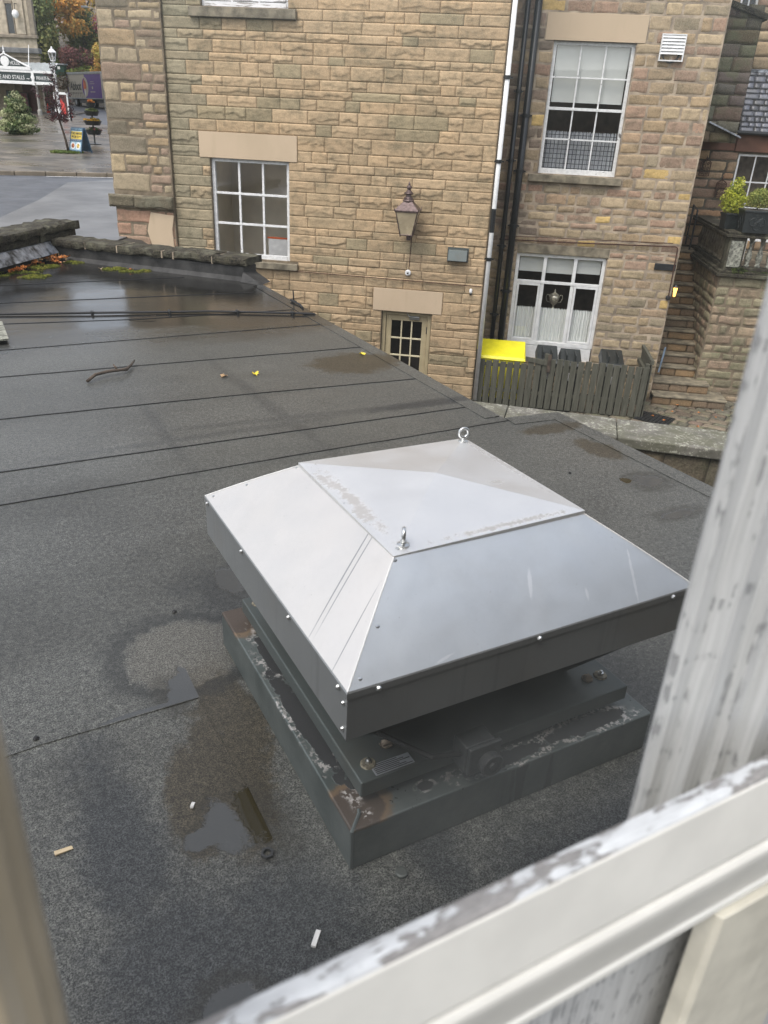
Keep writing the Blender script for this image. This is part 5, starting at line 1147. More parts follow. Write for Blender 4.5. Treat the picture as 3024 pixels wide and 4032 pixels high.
for p,q in((-.355,.355),(0-.36,-.0),(-.345,-.345),(.35,.35),(.355,.05),(.345,-.345)): build('screw',MB().lathe([(.009,0),(.0075,.004),(.002,.006)],(FP+p,FQ+q,zq+.001),9),'zinc',top,S_)
M['tar_stain']=plain('grey_dirt',(.16,.145,.13),.8)
def eye(p,q,ang,sz=1.):
    z=zq+.004; e=build('eye_bolt',MB().lathe([(.020,0),(.020,.006),(.010,.010),(.010,.018)],(FP+p,FQ+q,z),14),'zinc',fan,S_,smooth=False)
    r=MB(); pts=[]
    for k in range(20): a=2*math.pi*k/20; v=Vector((math.cos(a)*.0195,0,math.sin(a)*.0195+.038)); v=Matrix.Rotation(ang,3,'Z')@v; pts.append((FP+p+v.x,FQ+q+v.y,z+v.z))
    r.tube(pts,.0068,10,closed=True); build('eye_ring',r,'zinc',e,S_,smooth=True)
eye(-.320,-.335,R(60)); eye(.34,.335,R(-12))
# isolator switch
iso=build('isolator_switch',MB().box(1.17,1.285,1.47,1.545,ZR+.235,ZR+.345),'plate',fan,S_,bevel=.006)
M['iso_grey']=plain('dark_grey_moulding',(.028,.031,.032),.5,var=.15,scale=20)
iso.data.materials[0]=M['iso_grey']
build('switch_cover',MB().box(1.175,1.30,1.455,1.472,ZR+.235,ZR+.345),'iso_grey',iso,S_,bevel=.005)
kn=build('rotary_knob',MB().lathe([(.040,0),(.042,.028),(.039,.032),(.035,.029),(.015,.027),(.014,.036),(.005,.037)],(1.25,1.457,ZR+.275),26,M_=Rx),'dark',iso,S_)
cg=build('cable_gland',MB().tube([(1.17,1.50,ZR+.30),(1.06,1.50,ZR+.33),(1.0,1.56,ZR+.35),(.93,1.66,ZR+.36)],.009,7),'rubber',iso,S_)

# ================================================================== OUR OWN WALL AND WINDOW
hb=thing('viewing_building','pale rendered building with an old painted sash window overlooking the flat roof','building',(0,.2,0),0,None,SP)
M['render_wall']=plain('pale_stone_facade',(.22,.19,.15),.85,var=.15,scale=1.5,bump=.3,bscale=12)
m=MB(); 
def wallPQ(m,x0,x1,z0,z1,q0,q1,h):
    X=[x0,h[0],h[1],x1]; Z=[z0,h[2],h[3],z1]
    for i in range(3):
        for j in range(3):
            if i==1 and j==1: continue
            m.box(X[i],X[i+1],q0,q1,Z[j],Z[j+1])
wallPQ(m,-6,9,0,CZ+2.0,.21,.28,(-.055,.66,CZ-1.25,CZ+1.25)); build('facade',m,'render_wall',hb,SP)
wn=thing('sash_window','old white sash window with peeling paint framing the view, seen from inside','window',(.2,.2,CZ-.6),0,None,SP)
def Z(v): return CZ+v
def ribbon(name,prof,p0,p1,mat,closed=True):
    m=MB(); m.prismX([(q,Z(z)) for q,z in prof],p0,p1); return build(name,m,mat,wn,SP,bevel=.0012)
# meeting rail
ribbon('meeting_rail',[(.2030,-.3690),(.2015,-.3695),(.1948,-.4210),(.1955,-.4228),(.2008,-.4235),(.2008,-.4275),(.1950,-.4285),(.1927,-.4325),(.1925,-.4370),(.1938,-.4460),(.1966,-.4600),(.2000,-.4755),(.2032,-.4895),(.2012,-.4908),(.2010,-.4975),(.2160,-.4985),(.2160,-.3690)],-.40,1.0,'inner_paint')
ribbon('rail_top',[(.2022,-.3695),(.2032,-.3672),(.2080,-.3665),(.2120,-.3672),(.2165,-.3680),(.2170,-.3695)],-.40,1.0,'rail_paint')
# left stile
def vert(name,prof,z0,z1,mat): m=MB(); m.prism(prof,Z(z0),Z(z1)); return build(name,m,mat,wn,SP,bevel=.001)
vert('left_stile',[(-.20,.165),(-.024,.165),(-.020,.172),(-.0155,.175),(-.0150,.183),(-.0165,.190),(-.0120,.194),(-.0110,.203),(-.0115,.212),(-.20,.212)],-.3700,1.2,'stile_paint')
# outer right jamb
vert('outer_jamb',[(.4150,.300),(.4130,.296),(.4160,.2880),(.4250,.2860),(.4290,.2780),(.4305,.2700),(.4450,.2680),(.4470,.2600),(.4560,.2580),(.4600,.2450),(.4780,.2430),(.62,.2400),(.62,.300)],-.85,1.2,'jamb_paint')
vert('inner_stile',[(.4040,.2000),(.4075,.1960),(.4400,.1955),(.4850,.1955),(.4900,.1990),(.4980,.2030),(.56,.2030),(.56,.214),(.4045,.214)],-1.1,-.4985,'stile_cream')
build('lower_board',MB().box(-.06,.67,.232,.262,Z(-1.25),Z(-.505)),'jamb_paint',wn,SP,bevel=.002)
build('pane',MB().box(-.012,.70,.2055,.2075,Z(-.3665),Z(1.2)),'near_glass',wn,SP)

# ================================================================== STREET
def gz(x,y,k=.11): return plane(x,y)+k
# variegated bush
rr=random.Random(21)
t=thing('variegated_bush','tall cone shaped bush with cream and green leaves on the wet plaza','bush',(-24.95,40,gz(-24.95,40)))
bb=[]
for k in range(14):
    z=.12+k*.128; r_=.78*(1-(k/15)**1.7)+.12
    bb+= [(rr.uniform(-1,1)*r_*.65,rr.uniform(-1,1)*r_*.65,z,r_*.42,r_*.42,.17) for _ in range(5)]
build('foliage',leafmesh(bb,9000,.10,((.42,.44,.24),(.30,.34,.16),(.12,.17,.06),(.05,.08,.03),(.50,.50,.30)),rr),'leaf',t,WM[t.name]); build('stem',MB().tube([(0,0,0),(0,0,1.2)],.06,8),'bark',t,WM[t.name])
# young red tree
t=thing('young_red_tree','slender leaning young tree with dark red leaves in a round grass ring','tree',(-17.70,31.6,gz(-17.7,31.6)))
S2=WM[t.name]
build('trunk',MB().tube([(0,0,0),(-.07,0,.45),(-.17,0,.9),(-.25,0,1.25),(-.28,0,1.7),(-.30,0,2.4)],[.055,.045,.04,.034,.022,.01],8).tube([(-.24,0,1.2),(-.5,.1,1.6),(-.6,.1,1.9)],[.02,.012,.005],6).tube([(-.26,0,1.25),(0,.1,1.6),(.12,0,1.85)],[.02,.012,.005],6).tube([(-.27,0,1.5),(-.45,-.1,2.0),(-.5,0,2.4)],[.015,.01,.004],6),'bark',t,S2,smooth=True)
bb=[(-.28+rr.gauss(0,.27)*(1 if z<2.2 else .6),rr.gauss(0,.28),z,.13,.13,.12) for z in [1.15+rr.random()*1.5*rr.random()**.3 for _ in range(60)]]+[(-.28+rr.gauss(0,.12),rr.gauss(0,.12),rr.uniform(2.3,3.0),.09,.09,.12) for _ in range(14)]
build('foliage',leafmesh(bb,2600,.055,((.045,.018,.022),(.06,.02,.025),(.085,.025,.03),(.03,.015,.018)),rr),'leaf',t,S2)
o=build('grass_ring',leafmesh([(x,y,.02,.16,.16,.035) for x,y in [(.52*math.cos(a)*k,.52*math.sin(a)*k) for a in np.arange(0,6.28,.35) for k in(.3,.65,.95)]],3000,.06,((.10,.15,.025),(.15,.19,.04),(.07,.11,.02)),rr),'leaf',S=Matrix.Translation((-17.72,31.5,gz(-17.7,31.5)+.01))); o['kind']='stuff'; o['label']='ring of short green grass round the foot of the young red tree'
# A board
t=thing('pavement_sign','blue framed folding board advertising two mains on the wet plaza','sign board',(-17.35,31.9,gz(-17.35,31.9)),R(-22))
S2=WM[t.name]; H=.93; w_=.36
def leaf_(sgn,front):
    A=S2@Matrix.Translation((0,-.27*sgn,0))@Matrix.Rotation(-sgn*R(14.5),4,'X')
    f=MB().box(-w_,-w_+.045,-.015,.015,0,H).box(w_-.045,w_,-.015,.015,0,H).box(-w_+.045,w_-.045,-.015,.015,H-.12,H).box(-w_+.045,w_-.045,-.015,.015,.04,.09)
    fr=build('board_frame',f,'blue_frame',t,A,bevel=.005); 
    build('poster_panel',MB().box(-w_+.045,w_-.045,-.006,.006,.09,H-.12),'blue_frame' if not front else 'lightblue',fr,A)
    if front:
        pn=build('yellow_panel',MB().box(-w_+.05,w_-.05,-.010,-.0065,.50,.78),'yellow_print',fr,A)
        F=lambda x,z: A@Matrix.Translation((x,-.0125,z))@Matrix.Rotation(R(90),4,'X')
        text('TWO MAINS',.125,'black_print',fr,'lettering',F(0,.665),.001,'CENTER',bold=.003,sx=.88); text('FROM 15.99',.115,'black_print',fr,'lettering',F(0,.545),.001,'CENTER',bold=.003,sx=.88)
        text('OLD CLUB HOUSE',.075,'lightblue',fr,'lettering',A@Matrix.Translation((0,-.0165,.845))@Matrix.Rotation(R(90),4,'X'),.001,'CENTER')
        text('CHOOSE FROM OUR MENU',.04,'paper',fr,'lettering',F(0,.455),.001,'CENTER')
        build('blue_strip',MB().box(-w_+.05,w_-.05,-.009,-.0065,.40,.50),'blue_frame',fr,A)
        for x,mt in((-.15,'food'),(.15,'food2')):
            pl_=build('plate_picture',MB().lathe([(.135,-.001),(.135,.003)],(x,-.009,.25),22,M_=Rx),'paper',fr,A); build('food_picture',MB().lathe([(.085,-.001),(.085,.003)],(x,-.012,.25),18,M_=Rx),mt,fr,A)
leaf_(1,True); leaf_(-1,False)
# tiered planter
t=thing('tiered_planter','black four tier flower stand with orange and yellow flowers behind the blue sign board','planter',(-18.95,36.2,gz(-18.95,36.2)))
S2=WM[t.name]; build('pole',MB().tube([(0,0,0),(0,0,1.75)],.035,10).lathe([(.28,0),(.28,.03),(.05,.06)],n=16),'black',t,S2)
for z,r_,pal in((.52,.36,((.05,.08,.03),(.08,.11,.04),(.3,.05,.08))),(.90,.40,((.55,.30,.03),(.65,.45,.05),(.10,.13,.03))),(1.28,.33,((.12,.15,.05),(.18,.22,.08),(.10,.12,.04))),(1.62,.22,((.45,.14,.03),(.55,.25,.05),(.12,.15,.04),(.30,.10,.03)))):
    b_=build('tier_bowl',MB().lathe([(r_*.75,z-.12),(r_,z+.06),(r_*.96,z+.06),(r_*.9,z+.03)],n=20),'black',t,S2); build('flowers',leafmesh(blobs(0,0,z+.10,r_,r_,.09,16,rr,.35),650,.06,pal,rr),'leaf',t,S2)
# lamp post
t=thing('lamp_post','ornate white painted lamp post with a glazed hexagonal lantern on the plaza','street lamp',(-31.35,55.4,gz(-31.35,55.4)))
S2=WM[t.name]
build('post',MB().lathe([(.20,0),(.20,.25),(.14,.35),(.13,.9),(.17,.95),(.10,1.05),(.085,1.6),(.12,1.65),(.075,1.75),(.06,2.55),(.10,2.60),(.10,2.68),(.05,2.74),(.045,3.35),(.09,3.42),(.03,3.5)],n=14),'white',t,S2,smooth=True)
ln_=build('lantern_glass',MB().lathe([(.16,3.52),(.28,3.98)],n=6),'glass',t,S2)
f=MB()
for k in range(6):
    a=k*math.pi/3; f.tube([(.16*math.cos(a),.16*math.sin(a),3.5),(.28*math.cos(a),.28*math.sin(a),4.0)],.018,5)
f.lathe([(.18,3.48),(.18,3.53)],n=6).lathe([(.30,3.97),(.30,4.01),(.12,4.18),(.06,4.2),(.07,4.26),(.02,4.34)],n=6); build('lantern_frame',f,'white',t,S2); build('bulb',MB().lathe([(.03,3.55),(.05,3.7),(.03,3.8)],n=8),'frost',t,S2)
# poster stand and cones
t=thing('poster_stand','white framed display stand with a red poster under the red tree crown','display stand',(-31.8,56.6,gz(-31.8,56.6)))
S2=WM[t.name]; build('stand_frame',MB().box(-.52,-.44,-.04,.04,0,1.62).box(.44,.52,-.04,.04,0,1.62).box(-.44,.44,-.04,.04,1.5,1.64).box(-.6,.6,-.25,.25,0,.05),'white',t,S2,bevel=.01); build('poster',MB().box(-.44,.44,-.015,.015,.2,1.5),'maroon',t,S2); build('poster_picture',MB().prismY([(-.2,.3),(.3,.25),(.25,.9),(.0,1.3),(-.15,.8)],-.02,-.016),'poster_red',t,S2)
def cone(x,y,label,s=1.):
    t=thing('traffic_cone',label,'traffic cone',(x,y,plane(x,y)),0,'traffic cones by the theatre'); S2=WM[t.name]
    build('cone_base',MB().box(-.22,.22,-.22,.22,0,.04),'cone_red',t,S2,bevel=.01); b_=build('cone_body',MB().lathe([(.17,.04),(.03,.78)],n=18),'cone_red',t,S2,smooth=True); build('reflective_band',MB().lathe([(.129,.26),(.078,.52)],n=18),'white',b_,S2,smooth=True)
cone(-37.6,64.8,'orange and white traffic cone standing between the theatre column and the red tree'); cone(-32.3,58.6,'orange and white traffic cone just right of the white poster stand')
bo=build('bollard',MB().lathe([(.06,0),(.05,.8),(.07,.85),(.02,.95)],(-30.1,54.6,gz(-30.1,54.6)),10),'black'); tag(bo,'short black bollard at the edge of the plaza right of the poster stand','bollard')
# theatre
th_=thing('theatre_building','pale stone theatre with tall narrow windows, dark ledges and a white iron entrance canopy','building',(-40,66,plane(-40,66)))
zb_=plane(-40,66)-.3; YT=66
m=MB().prism([(-62,YT),(-38.5,YT),(-50,YT+16),(-62,YT+16)],zb_,CZ+16); wl=build('wall',m,'theatre',th_,bevel=.05)
for x in(-39.5,-42.6,-45.7): build('pilaster',MB().box(x-.55,x+.25,YT-.15,YT,CZ+4.9,CZ+15),'theatre',th_,bevel=.03)
build('pilaster',MB().box(-38.85,-38.45,YT-.2,YT,CZ+4.9,CZ+15),'theatre_dark',th_)
for z0,z1,d,mt in((3.3,3.45,.25,'theatre_dark'),(3.62,3.98,.45,'ledge'),(4.65,4.88,.25,'theatre_dark'),(2.9,3.3,.1,'theatre_dark')): build('string_course',MB().box(-62,-38.45+d*.6,YT-d,YT-.002,CZ+z0,CZ+z1),mt,th_,bevel=.04)
for x in(-40.75,-38.82,-44.0):
    f=MB().box(x-.08,x,YT-.06,YT+.1,CZ+4.95,CZ+6.95).box(x+.52 if x<-39 else x+.30,x+.60 if x<-39 else x+.36,YT-.06,YT+.1,CZ+4.95,CZ+6.95).box(x-.1,x+.62 if x<-39 else x+.36,YT-.1,YT+.1,CZ+6.95,CZ+7.15); w=build('window',f,'theatre_dark',th_); build('pane',MB().box(x,x+.52 if x<-39 else x+.3,YT-.012,YT-.004,CZ+4.95,CZ+6.95),'darkwin',w)
for x in(-37.95-1.9,): 
    d=build('door',MB().box(-40.3,-38.9,YT-.05,YT-.005,zb_+.3,CZ+1.7),'maroon',th_)
for x in(-41.2,-38.75): build('ground_pier',MB().box(x-.3,x+.3,YT-.25,YT-.002,zb_,CZ+2.4),'theatre',th_,bevel=.03)
def poster(x0,x1,z0,z1,mat,title,label):
    o=build('poster_case',MB().box(x0,x1,YT-.33,YT-.26,CZ+z0,CZ+z1),'dark',bevel=.01); tag(o,label,'poster'); build('poster_sheet',MB().box(x0+.06,x1-.06,YT-.345,YT-.332,CZ+z0+.06,CZ+z1-.06),mat,o)
    if title: text(title,.19,'poster_red',o,'lettering',Matrix.Translation(((x0+x1)/2,YT-.355,CZ+z1-.35))@Matrix.Rotation(R(90),4,'X'),.004,'CENTER',sx=.75)
poster(-41.62,-41.05,-.45,.95,'poster_blue','','blue grey poster case, the left one beside the theatre door'); poster(-40.85,-39.75,-.85,.85,'poster_mix','BALDRICK','large red and purple poster with a title on the theatre front')
gb=thing('globe_lamp','white globe lamp hanging on the theatre wall between the windows','lamp',(-39.7,YT-.5,CZ+5.9)); S2=WM[gb.name]
build('globe',MB().lathe([(.02,.0),(.2,.12),(.27,.3),(.22,.5),(.1,.6)],n=14),'globe',gb,S2,smooth=True); build('hanger',MB().tube([(0,0,.6),(0,0,1.0),(0,.5,1.05)],.03,6),'dark',gb,S2)
cn=thing('entrance_canopy','white iron and glass entrance canopy with lettered fascia in front of the theatre','canopy',(-38,60,plane(-38,60)))
X0,X1,YF=-48.,-34.2,60.; z1c=CZ+2.10; z0c=CZ+1.48
build('fascia',MB().box(X0,X1,YF,YF+.10,z0c+.02,z1c),'signgreen',cn)
build('fascia_rail',MB().box(X0,X1+.03,YF-.05,YF+.12,z1c-.03,z1c+.12).box(X0,X1+.03,YF-.05,YF+.12,z0c-.16,z0c+.04),'white',cn,bevel=.01)
FT=lambda x,z,y=YF-.02: Matrix.Translation((x,y,z))@Matrix.Rotation(R(90),4,'X')
text('CIRCLE AND STALLS',.36,'white',cn,'lettering',FT(-36.35,z0c+.15),.01,'RIGHT',sx=.86); text('~',.40,'white',cn,'lettering',FT(-36.2,z0c+.1),.01); text('PRIVATE BOXES',.33,'white',cn,'lettering',FT(-35.43,z0c+.16),.01,'LEFT',sx=.66)
build('ornament',MB().box(-35.78,-35.58,YF-.07,YF-.051,z0c-.2,z1c+.1).lathe([(.16,-.01),(.16,.01)],(-35.68,YF-.075,z0c+.3),8,M_=Rx),'white',cn)
gr=MB(); NR=22
M['canopy_glass']=plain('leaded_canopy_glass',(.30,.33,.31),.35,var=.2)
A_,B_,C_,D_=(X0,YF+.05,z1c+.12),(X1,YF+.05,z1c+.12),(-37.0,YT-.05,CZ+3.0),(X0,YT-.05,CZ+3.0); E_=(-37.9,YT-.4,z1c+.12)
build('canopy_glazing',MB().quad(A_,B_,C_,D_).add([B_,E_,C_],[(0,1,2)]),'canopy_glass',cn)
for k in range(12):
    a=Vector(B_)+(Vector((B_[0]-5.2,B_[1],B_[2]))-Vector(B_))*k/11; e=Vector((min(a.x,-37.0),YT-.05,CZ+3.0)) if a.x<-37 else Vector(C_)+(a-Vector(B_))*0; 
    t_=max(0,min(1,(a.x+37.0)/(X1+37.0))); e=Vector((min(a.x,-37.),YT-.05,CZ+3.0)); 
    if a.x>-37: e=Vector(B_).lerp(Vector(C_),1-t_*1.0) if False else Vector((a.x,YF+.05+(YT-YF-.1)*(1-t_),z1c+.12+(CZ+3.0-z1c-.12)*(1-t_)))
    gr.tube([a+Vector((0,0,.02)),e+Vector((0,0,.02))],.028,5)
gr.tube([B_,C_],.05,6); build('glazing_ribs',gr,'white',cn)
pd=MB(); ax=-37.72; az=CZ+3.05; hw=1.95; bz=z1c+.14
pd.prismY([(ax-hw,bz),(ax+hw,bz),(ax+hw,bz+.14),(ax,az+.16),(ax-hw,bz+.14)],YF-.02,YF+.06)
pe=build('pediment',pd,'signgreen',cn); b_=MB(); b_.tube([(ax-hw,YF-.04,bz+.14),(ax,YF-.04,az+.18),(ax+hw,YF-.04,bz+.14)],.06,6).box(ax-hw,ax+hw,YF-.08,YF-.021,bz,bz+.20).lathe([(.04,az+.15),(.09,az+.25),(.03,az+.35),(.06,az+.45),(.01,az+.7)],(ax,YF,0),8).lathe([(.34,-.01),(.34,.015),(.24,.015)],(ax+.0,YF-.04,bz+.52),18,M_=Rx); build('pediment_trim',b_,'white',pe)
text('OPERA',.36,'white',pe,'lettering',FT(ax-.38,bz+.30,YF-.04),.01,'RIGHT',sx=.7); text('HOUSE',.36,'white',pe,'lettering',FT(ax+.38,bz+.30,YF-.04),.01,'LEFT',sx=.7)
for x in(-35.55,-42.): build('column',MB().lathe([(.16,0),(.16,.3),(.09,.4),(.08,CZ+1.2-gz(x,60)),(.14,CZ+1.45-gz(x,60))],(x,60.05,gz(x,60)),12),'lampgrey',cn)
build('tie_rod',MB().tube([(-36.0,YF+.1,z1c+.2),(-39.2,YT-.1,CZ+4.2)],.03,5),'white',cn)
# lorry
lo=thing('lorry','curtain sided lorry in cream and purple with large lettering driving on the street','lorry',(-42.3,83.0,plane(-42.3,83.0)),R(-42.3))
S2=WM[lo.name]@Matrix.Scale(1.1,4); 
bx=build('cargo_box',MB().box(-5.2,3.3,-1.05,1.05,.72,2.78),'cream_vinyl',lo,S2,bevel=.03)
build('purple_curtain',MB().box(-.75,3.25,-1.062,-1.051,.76,2.66),'purple',bx,S2); build('roof_rail',MB().box(-5.22,3.32,-1.08,1.08,2.68,2.86),'silver',bx,S2,bevel=.02); build('side_rail',MB().box(-5.2,3.3,-1.075,-1.052,.70,.78),'silver',bx,S2)
build('rear_frame',MB().box(-5.26,-5.201,-1.08,1.08,.72,2.8),'purple',bx,S2)
FL=lambda x,z,y=-1.068: S2@Matrix.Translation((x,y,z))@Matrix.Rotation(R(90),4,'X')
text('Abbot',1.0,'black_print',bx,'lettering',FL(-4.6,1.42),.006,'LEFT',sx=1.12,bold=.012)
for i in range(9): build('strap',MB().box(-4.9+i*.45,-4.87+i*.45,-1.066,-1.053,.78,1.25),'black_print',bx,S2)
build('strap',MB().box(-4.95,-1.2,-1.064,-1.0525,1.15,1.18),'black_print',bx,S2)
em=build('round_emblem',MB().lathe([(.80,-.002),(.80,.004)],(-.75,-1.064,1.66),28,M_=Rx),'cream_vinyl',lo,S2); build('purple_disc',MB().prismY([(-.75+.70*math.cos(a),1.66+.72*math.sin(a)) for a in np.linspace(1.57,4.71,16)],-1.074,-1.068),'purple',em,S2)
build('robed_figure',MB().prismY([(-.95,2.35),(-.80,2.12),(-.62,2.22),(-.40,2.02),(-.34,1.62),(-.52,1.38),(-.62,1.55),(-.86,1.50),(-1.02,1.30),(-1.1,1.75)],-1.084,-1.076),'orange',em,S2); build('figure_face',MB().prismY([(-.9,1.5),(-.65,1.5),(-.6,1.1),(-.75,.85),(-.95,1.1)],-1.084,-1.076),'paper',em,S2)
build('badge_lines',MB().box(.7,1.5,-1.07,-1.063,2.05,2.08).box(.55,1.65,-1.07,-1.063,1.9,1.93).lathe([(.12,-.002),(.12,.004)],(1.1,-1.066,1.6),10,M_=Rx).box(.55,1.7,-1.07,-1.063,1.24,1.30),'cream_vinyl',bx,S2)
cb_=build('cab',MB().prismY([(3.45,.55),(5.3,.55),(5.35,1.35),(5.15,2.05),(4.7,2.35),(3.45,2.35)],-1.0,1.0),'purple',lo,S2,bevel=.05); build('windscreen',MB().quad((5.36,-.85,1.38),(5.36,.85,1.38),(5.17,.8,2.0),(5.17,-.8,2.0)),'darkwin',cb_,S2); build('side_window',MB().box(4.2,4.95,-1.012,-1.001,1.4,2.0),'darkwin',cb_,S2); build('air_deflector',MB().prismY([(3.45,2.35),(4.7,2.35),(3.6,2.8),(3.45,2.8)],-.9,.9),'white',cb_,S2)
build('chassis',MB().box(-5.1,5.1,-.85,.85,.42,.70).box(-2.6,.9,-1.0,-.95,.35,.62),'dark',lo,S2)
for x in(-3.6,4.3):
    for y in(-1.,.78): w=build('wheel',MB().lathe([(.25,-.02),(.42,0),(.42,.2),(.25,.22)],(x,y,.42),20,M_=Matrix.Rotation(R(-90),4,'X')),'tyre',lo,S2); build('rim',MB().lathe([(.22,-.03),(.24,-.01),(.1,.02)],(x,y,.42),14,M_=Matrix.Rotation(R(-90),4,'X')),'silver',w,S2)
# street light, cabinet
t=thing('street_light','tall slim grey street light column standing behind the lorry','street light',(-38.6,76.5,plane(-38.6,76.5))); S2=WM[t.name]
build('column',MB().tube([(0,0,0),(0,0,1.5),(.05,0,5),(.1,0,8.0)],[.11,.09,.07,.055],10),'lampgrey',t,S2); build('arm',MB().tube([(.1,0,7.95),(-.1,-.1,8.1),(-.75,-.3,8.2)],.035,6),'lampgrey',t,S2); build('lamp_head',MB().box(-1.15,-.6,-.42,-.2,8.12,8.26),'silver',t,S2,bevel=.03)
# ================================================================== FAR TREES
ORG=((.50,.25,.05),(.42,.22,.05),(.30,.19,.05),(.24,.20,.06)); GRN=((.075,.10,.03),(.055,.08,.025),(.10,.12,.035),(.14,.14,.04)); MAR=((.085,.03,.03),(.11,.035,.035),(.06,.025,.025),(.14,.06,.04)); CRI=((.16,.03,.045),(.12,.025,.035),(.20,.05,.05)); YEL=((.42,.30,.07),(.50,.34,.08),(.30,.25,.08),(.36,.20,.05)); YG=((.20,.20,.05),(.13,.15,.04),(.30,.27,.06))
rr=random.Random(31)
ORG,GRN,MAR,CRI,YEL,YG=[tuple(tuple(min(.9,v*1.45+.012) for v in c) for c in P_) for P_ in (ORG,GRN,MAR,CRI,YEL,YG)]  # distance haze put into the leaf colours: lighter and greyer
def tree(label,x,y,crown,pal,n=3500,sz=.34,nb=26,cat='tree',br=.34):
    z0=zg(x,y)-.1; t=thing('autumn_tree' if cat=='tree' else 'shrub',label,cat,(x,y,z0)); S2=Matrix.Identity(4)
    bl_=[]
    for cx_,cy_,cz_,rx,ry,rz in crown: bl_+=blobs(x+cx_,y+cy_,CZ+cz_,rx,ry,rz,nb,rr,br)
    build('crown' if cat=='tree' else 'foliage',leafmesh(bl_,n,sz,pal,rr),'leaf',t,S2)
    top=CZ+crown[0][2]
    p=[(x,y,z0),(x+.1,y,z0+(top-z0)*.5),(x-.1,y,top),(x+.2,y,top+crown[0][5]*.7)]
    m=MB().tube(p,[.32,.24,.16,.04] if cat=='tree' else [.08,.06,.05,.02],8)
    if cat=='tree':
        for k in range(9):
            b=bl_[(k*7)%len(bl_)]; s0=Vector(p[1]).lerp(Vector(p[2]),rr.random()); m.tube([s0,s0.lerp(Vector(b[:3]),.5)+Vector((0,0,.3)),b[:3]],[.11,.07,.02],5)
    build('trunk',m,'bark',t,S2)
tree('tall dense tree with dark green leaves and orange patches right behind the theatre',-56.3,97,[(0,0,8.,3.4,3.,4.6)],GRN,5200,.38,40)
tree('broad orange leaved crown above the dark green tree near the theatre',-56.6,101,[(0,0,11.6,5.0,3.,2.6),(2.6,-.5,8.4,2.6,2.,1.2)],ORG,4200,.36,34)
tree('mid green tree standing right of the tall dense tree',-53.8,103,[(0,0,7.4,2.6,2.4,4.2)],GRN+((.22,.18,.05),),3600,.36,30)
tree('round maroon maple on the grass bank above the lorry',-51.0,96,[(0,0,4.7,2.8,2.,2.3)],MAR,3200,.26,30)
tree('narrow crimson tree close to the corner of the tan building behind the street light',-49.4,102,[(0,0,8.3,2.2,1.8,3.2)],CRI,2300,.28,22)
tree('thin yellow and orange tree with bare twigs in front of the pink building',-55.8,108,[(0,0,11.8,4.4,2.5,3.4)],YEL,1700,.30,30,br=.24)
tree('yellow green bushy tree at the right end of the bank beside the tan building',-45.8,91.5,[(0,0,3.9,1.8,1.5,2.3)],YG+YEL,2200,.24,20)
tree('dark clipped laurel shrub between the canopy and the lorry',-47.3,81,[(0,0,1.3,2.0,1.,1.2)],((.035,.07,.025),(.06,.11,.03),(.03,.05,.02)),1800,.2,14,cat='shrub')
tree('brown and green shrub at the foot of the bank behind the lamp post',-46.4,86.5,[(0,0,2.1,3.4,1.,1.5)],((.08,.06,.03),(.12,.07,.035),(.05,.06,.025)),2400,.2,20,cat='shrub')
tree('low orange brown hedge along the street right of the theatre',-43.5,77,[(0,0,.35,2.2,.6,.5)],((.20,.10,.04),(.12,.07,.03),(.07,.07,.03)),1400,.14,14,cat='shrub')
o=build('bank_grass',leafmesh([(-56+rr.random()*16,y:=93+rr.random()*10,zg(-50,y)+.1,1.4,.9,.22) for _ in range(90)],9000,.3,((.16,.19,.04),(.20,.21,.06),(.10,.14,.03)),rr),'leaf'); o['kind']='stuff'; o['label']='yellow green rough grass covering the bank above the street'
gc=thing('utility_cabinet','dark green metal utility cabinet on the grass bank left of the maroon maple','cabinet',(-52.2,93.5,zg(-52.2,93.5))); z_=CZ+2.7
build('cabinet_body',MB().box(-52.75,-51.55,93.2,93.9,zg(-52.2,93.5)-.2,CZ+4.15),'green_box',gc,bevel=.04); build('cabinet_top',MB().box(-52.85,-51.45,93.1,94.,CZ+4.15,CZ+4.28),'silver',gc); build('notice',MB().box(-52.3,-52.0,93.17,93.195,CZ+3.7,CZ+3.98),'paper',gc)
pk=thing('far_building','pale pinkish stone building seen through the trees behind the bank','building',(-60,122,8))
m=MB().box(-76,-40,121.,128,4,26); build('wall',m,'pinkwall',pk)
for x in(-66,-62.5,-59): 
    for z in(11,15.5): w=build('window',MB().box(x,x+1.3,120.9,120.99,z,z+2.2),'theatre',pk); build('pane',MB().box(x+.12,x+1.18,120.86,120.895,z+.12,z+2.08),'darkwin',w)
hd=thing('far_terrace_building','long dark stone building closing the street behind the theatre','building',(-90,135,8)); build('wall',MB().box(-140,-76.5,118,126,0,24),'theatre_dark',hd); build('roof',MB().prismY([(-141,24),(-75.5,24),(-80,28),(-136,28)],117.5,126.5),'darkwin',hd)

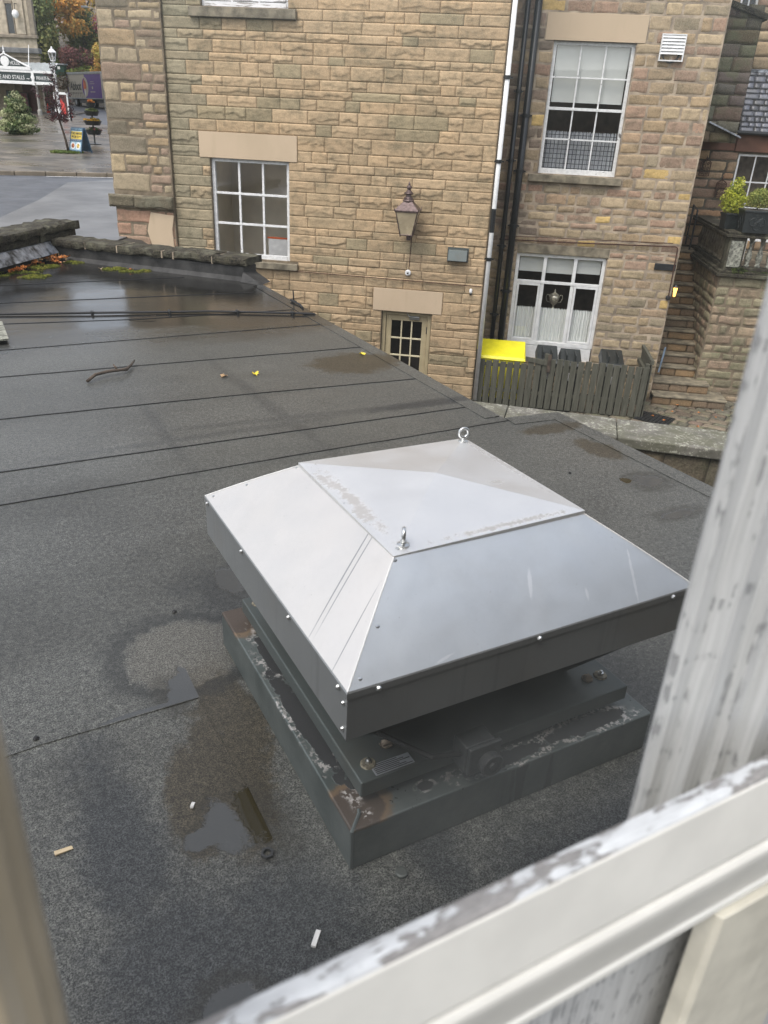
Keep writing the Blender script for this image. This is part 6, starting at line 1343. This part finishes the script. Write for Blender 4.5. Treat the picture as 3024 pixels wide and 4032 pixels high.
# ================================================================== CAMERA, LIGHT
cam=bpy.data.cameras.new('Camera'); co=bpy.data.objects.new('Camera',cam); COL.objects.link(co); sc.camera=co
r_=Vector((.986513,.157167,.045734)); u_=Vector((-.111091,.437666,.892249)); f_=Vector((-.120216,.885295,-.449222))
co.matrix_world=Matrix(((r_.x,u_.x,-f_.x,0),(r_.y,u_.y,-f_.y,0),(r_.z,u_.z,-f_.z,CZ),(0,0,0,1)))
cam.sensor_fit='VERTICAL'; cam.sensor_height=36; cam.sensor_width=27; cam.lens=36*1670.12/2212; cam.clip_start=.02; cam.clip_end=1500
cam.dof.use_dof=True; cam.dof.focus_distance=6.0; cam.dof.aperture_fstop=27.18/3.4
w=bpy.data.worlds.new('World'); sc.world=w; w.use_nodes=True; nt=w.node_tree; nt.nodes.clear()
sky=nt.nodes.new('ShaderNodeTexSky'); sky.sky_type='NISHITA'; sky.sun_disc=False
SE,SAZ=R(60),R(-150)          # sun elevation; azimuth from +Y towards +X
sky.sun_elevation=SE; sky.sun_rotation=SAZ; sky.air_density=1.; sky.dust_density=3.; sky.ozone_density=1.
hs=nt.nodes.new('ShaderNodeHueSaturation'); hs.inputs['Saturation'].default_value=.40
bg=nt.nodes.new('ShaderNodeBackground'); bg.inputs[1].default_value=.15; ou=nt.nodes.new('ShaderNodeOutputWorld')
nt.links.new(sky.outputs[0],hs.inputs['Color']); nt.links.new(hs.outputs[0],bg.inputs[0]); nt.links.new(bg.outputs[0],ou.inputs[0])
sl_=bpy.data.lights.new('Sun','SUN'); sl_.energy=.6; sl_.angle=R(25); sl_.color=(1,.96,.90); so=bpy.data.objects.new('Sun',sl_); COL.objects.link(so)
d=Vector((math.sin(SAZ)*math.cos(SE),math.cos(SAZ)*math.cos(SE),math.sin(SE))); so.rotation_euler=d.to_track_quat('Z','Y').to_euler(); so.location=d*50
sc.view_settings.view_transform='Standard'; sc.view_settings.look='None'; sc.view_settings.gamma=1; sc.view_settings.exposure=1.1
sc.render.engine='CYCLES'
try: sc.cycles.max_bounces=6; sc.cycles.transparent_max_bounces=10; sc.cycles.caustics_reflective=False; sc.cycles.caustics_refractive=False
except Exception: pass
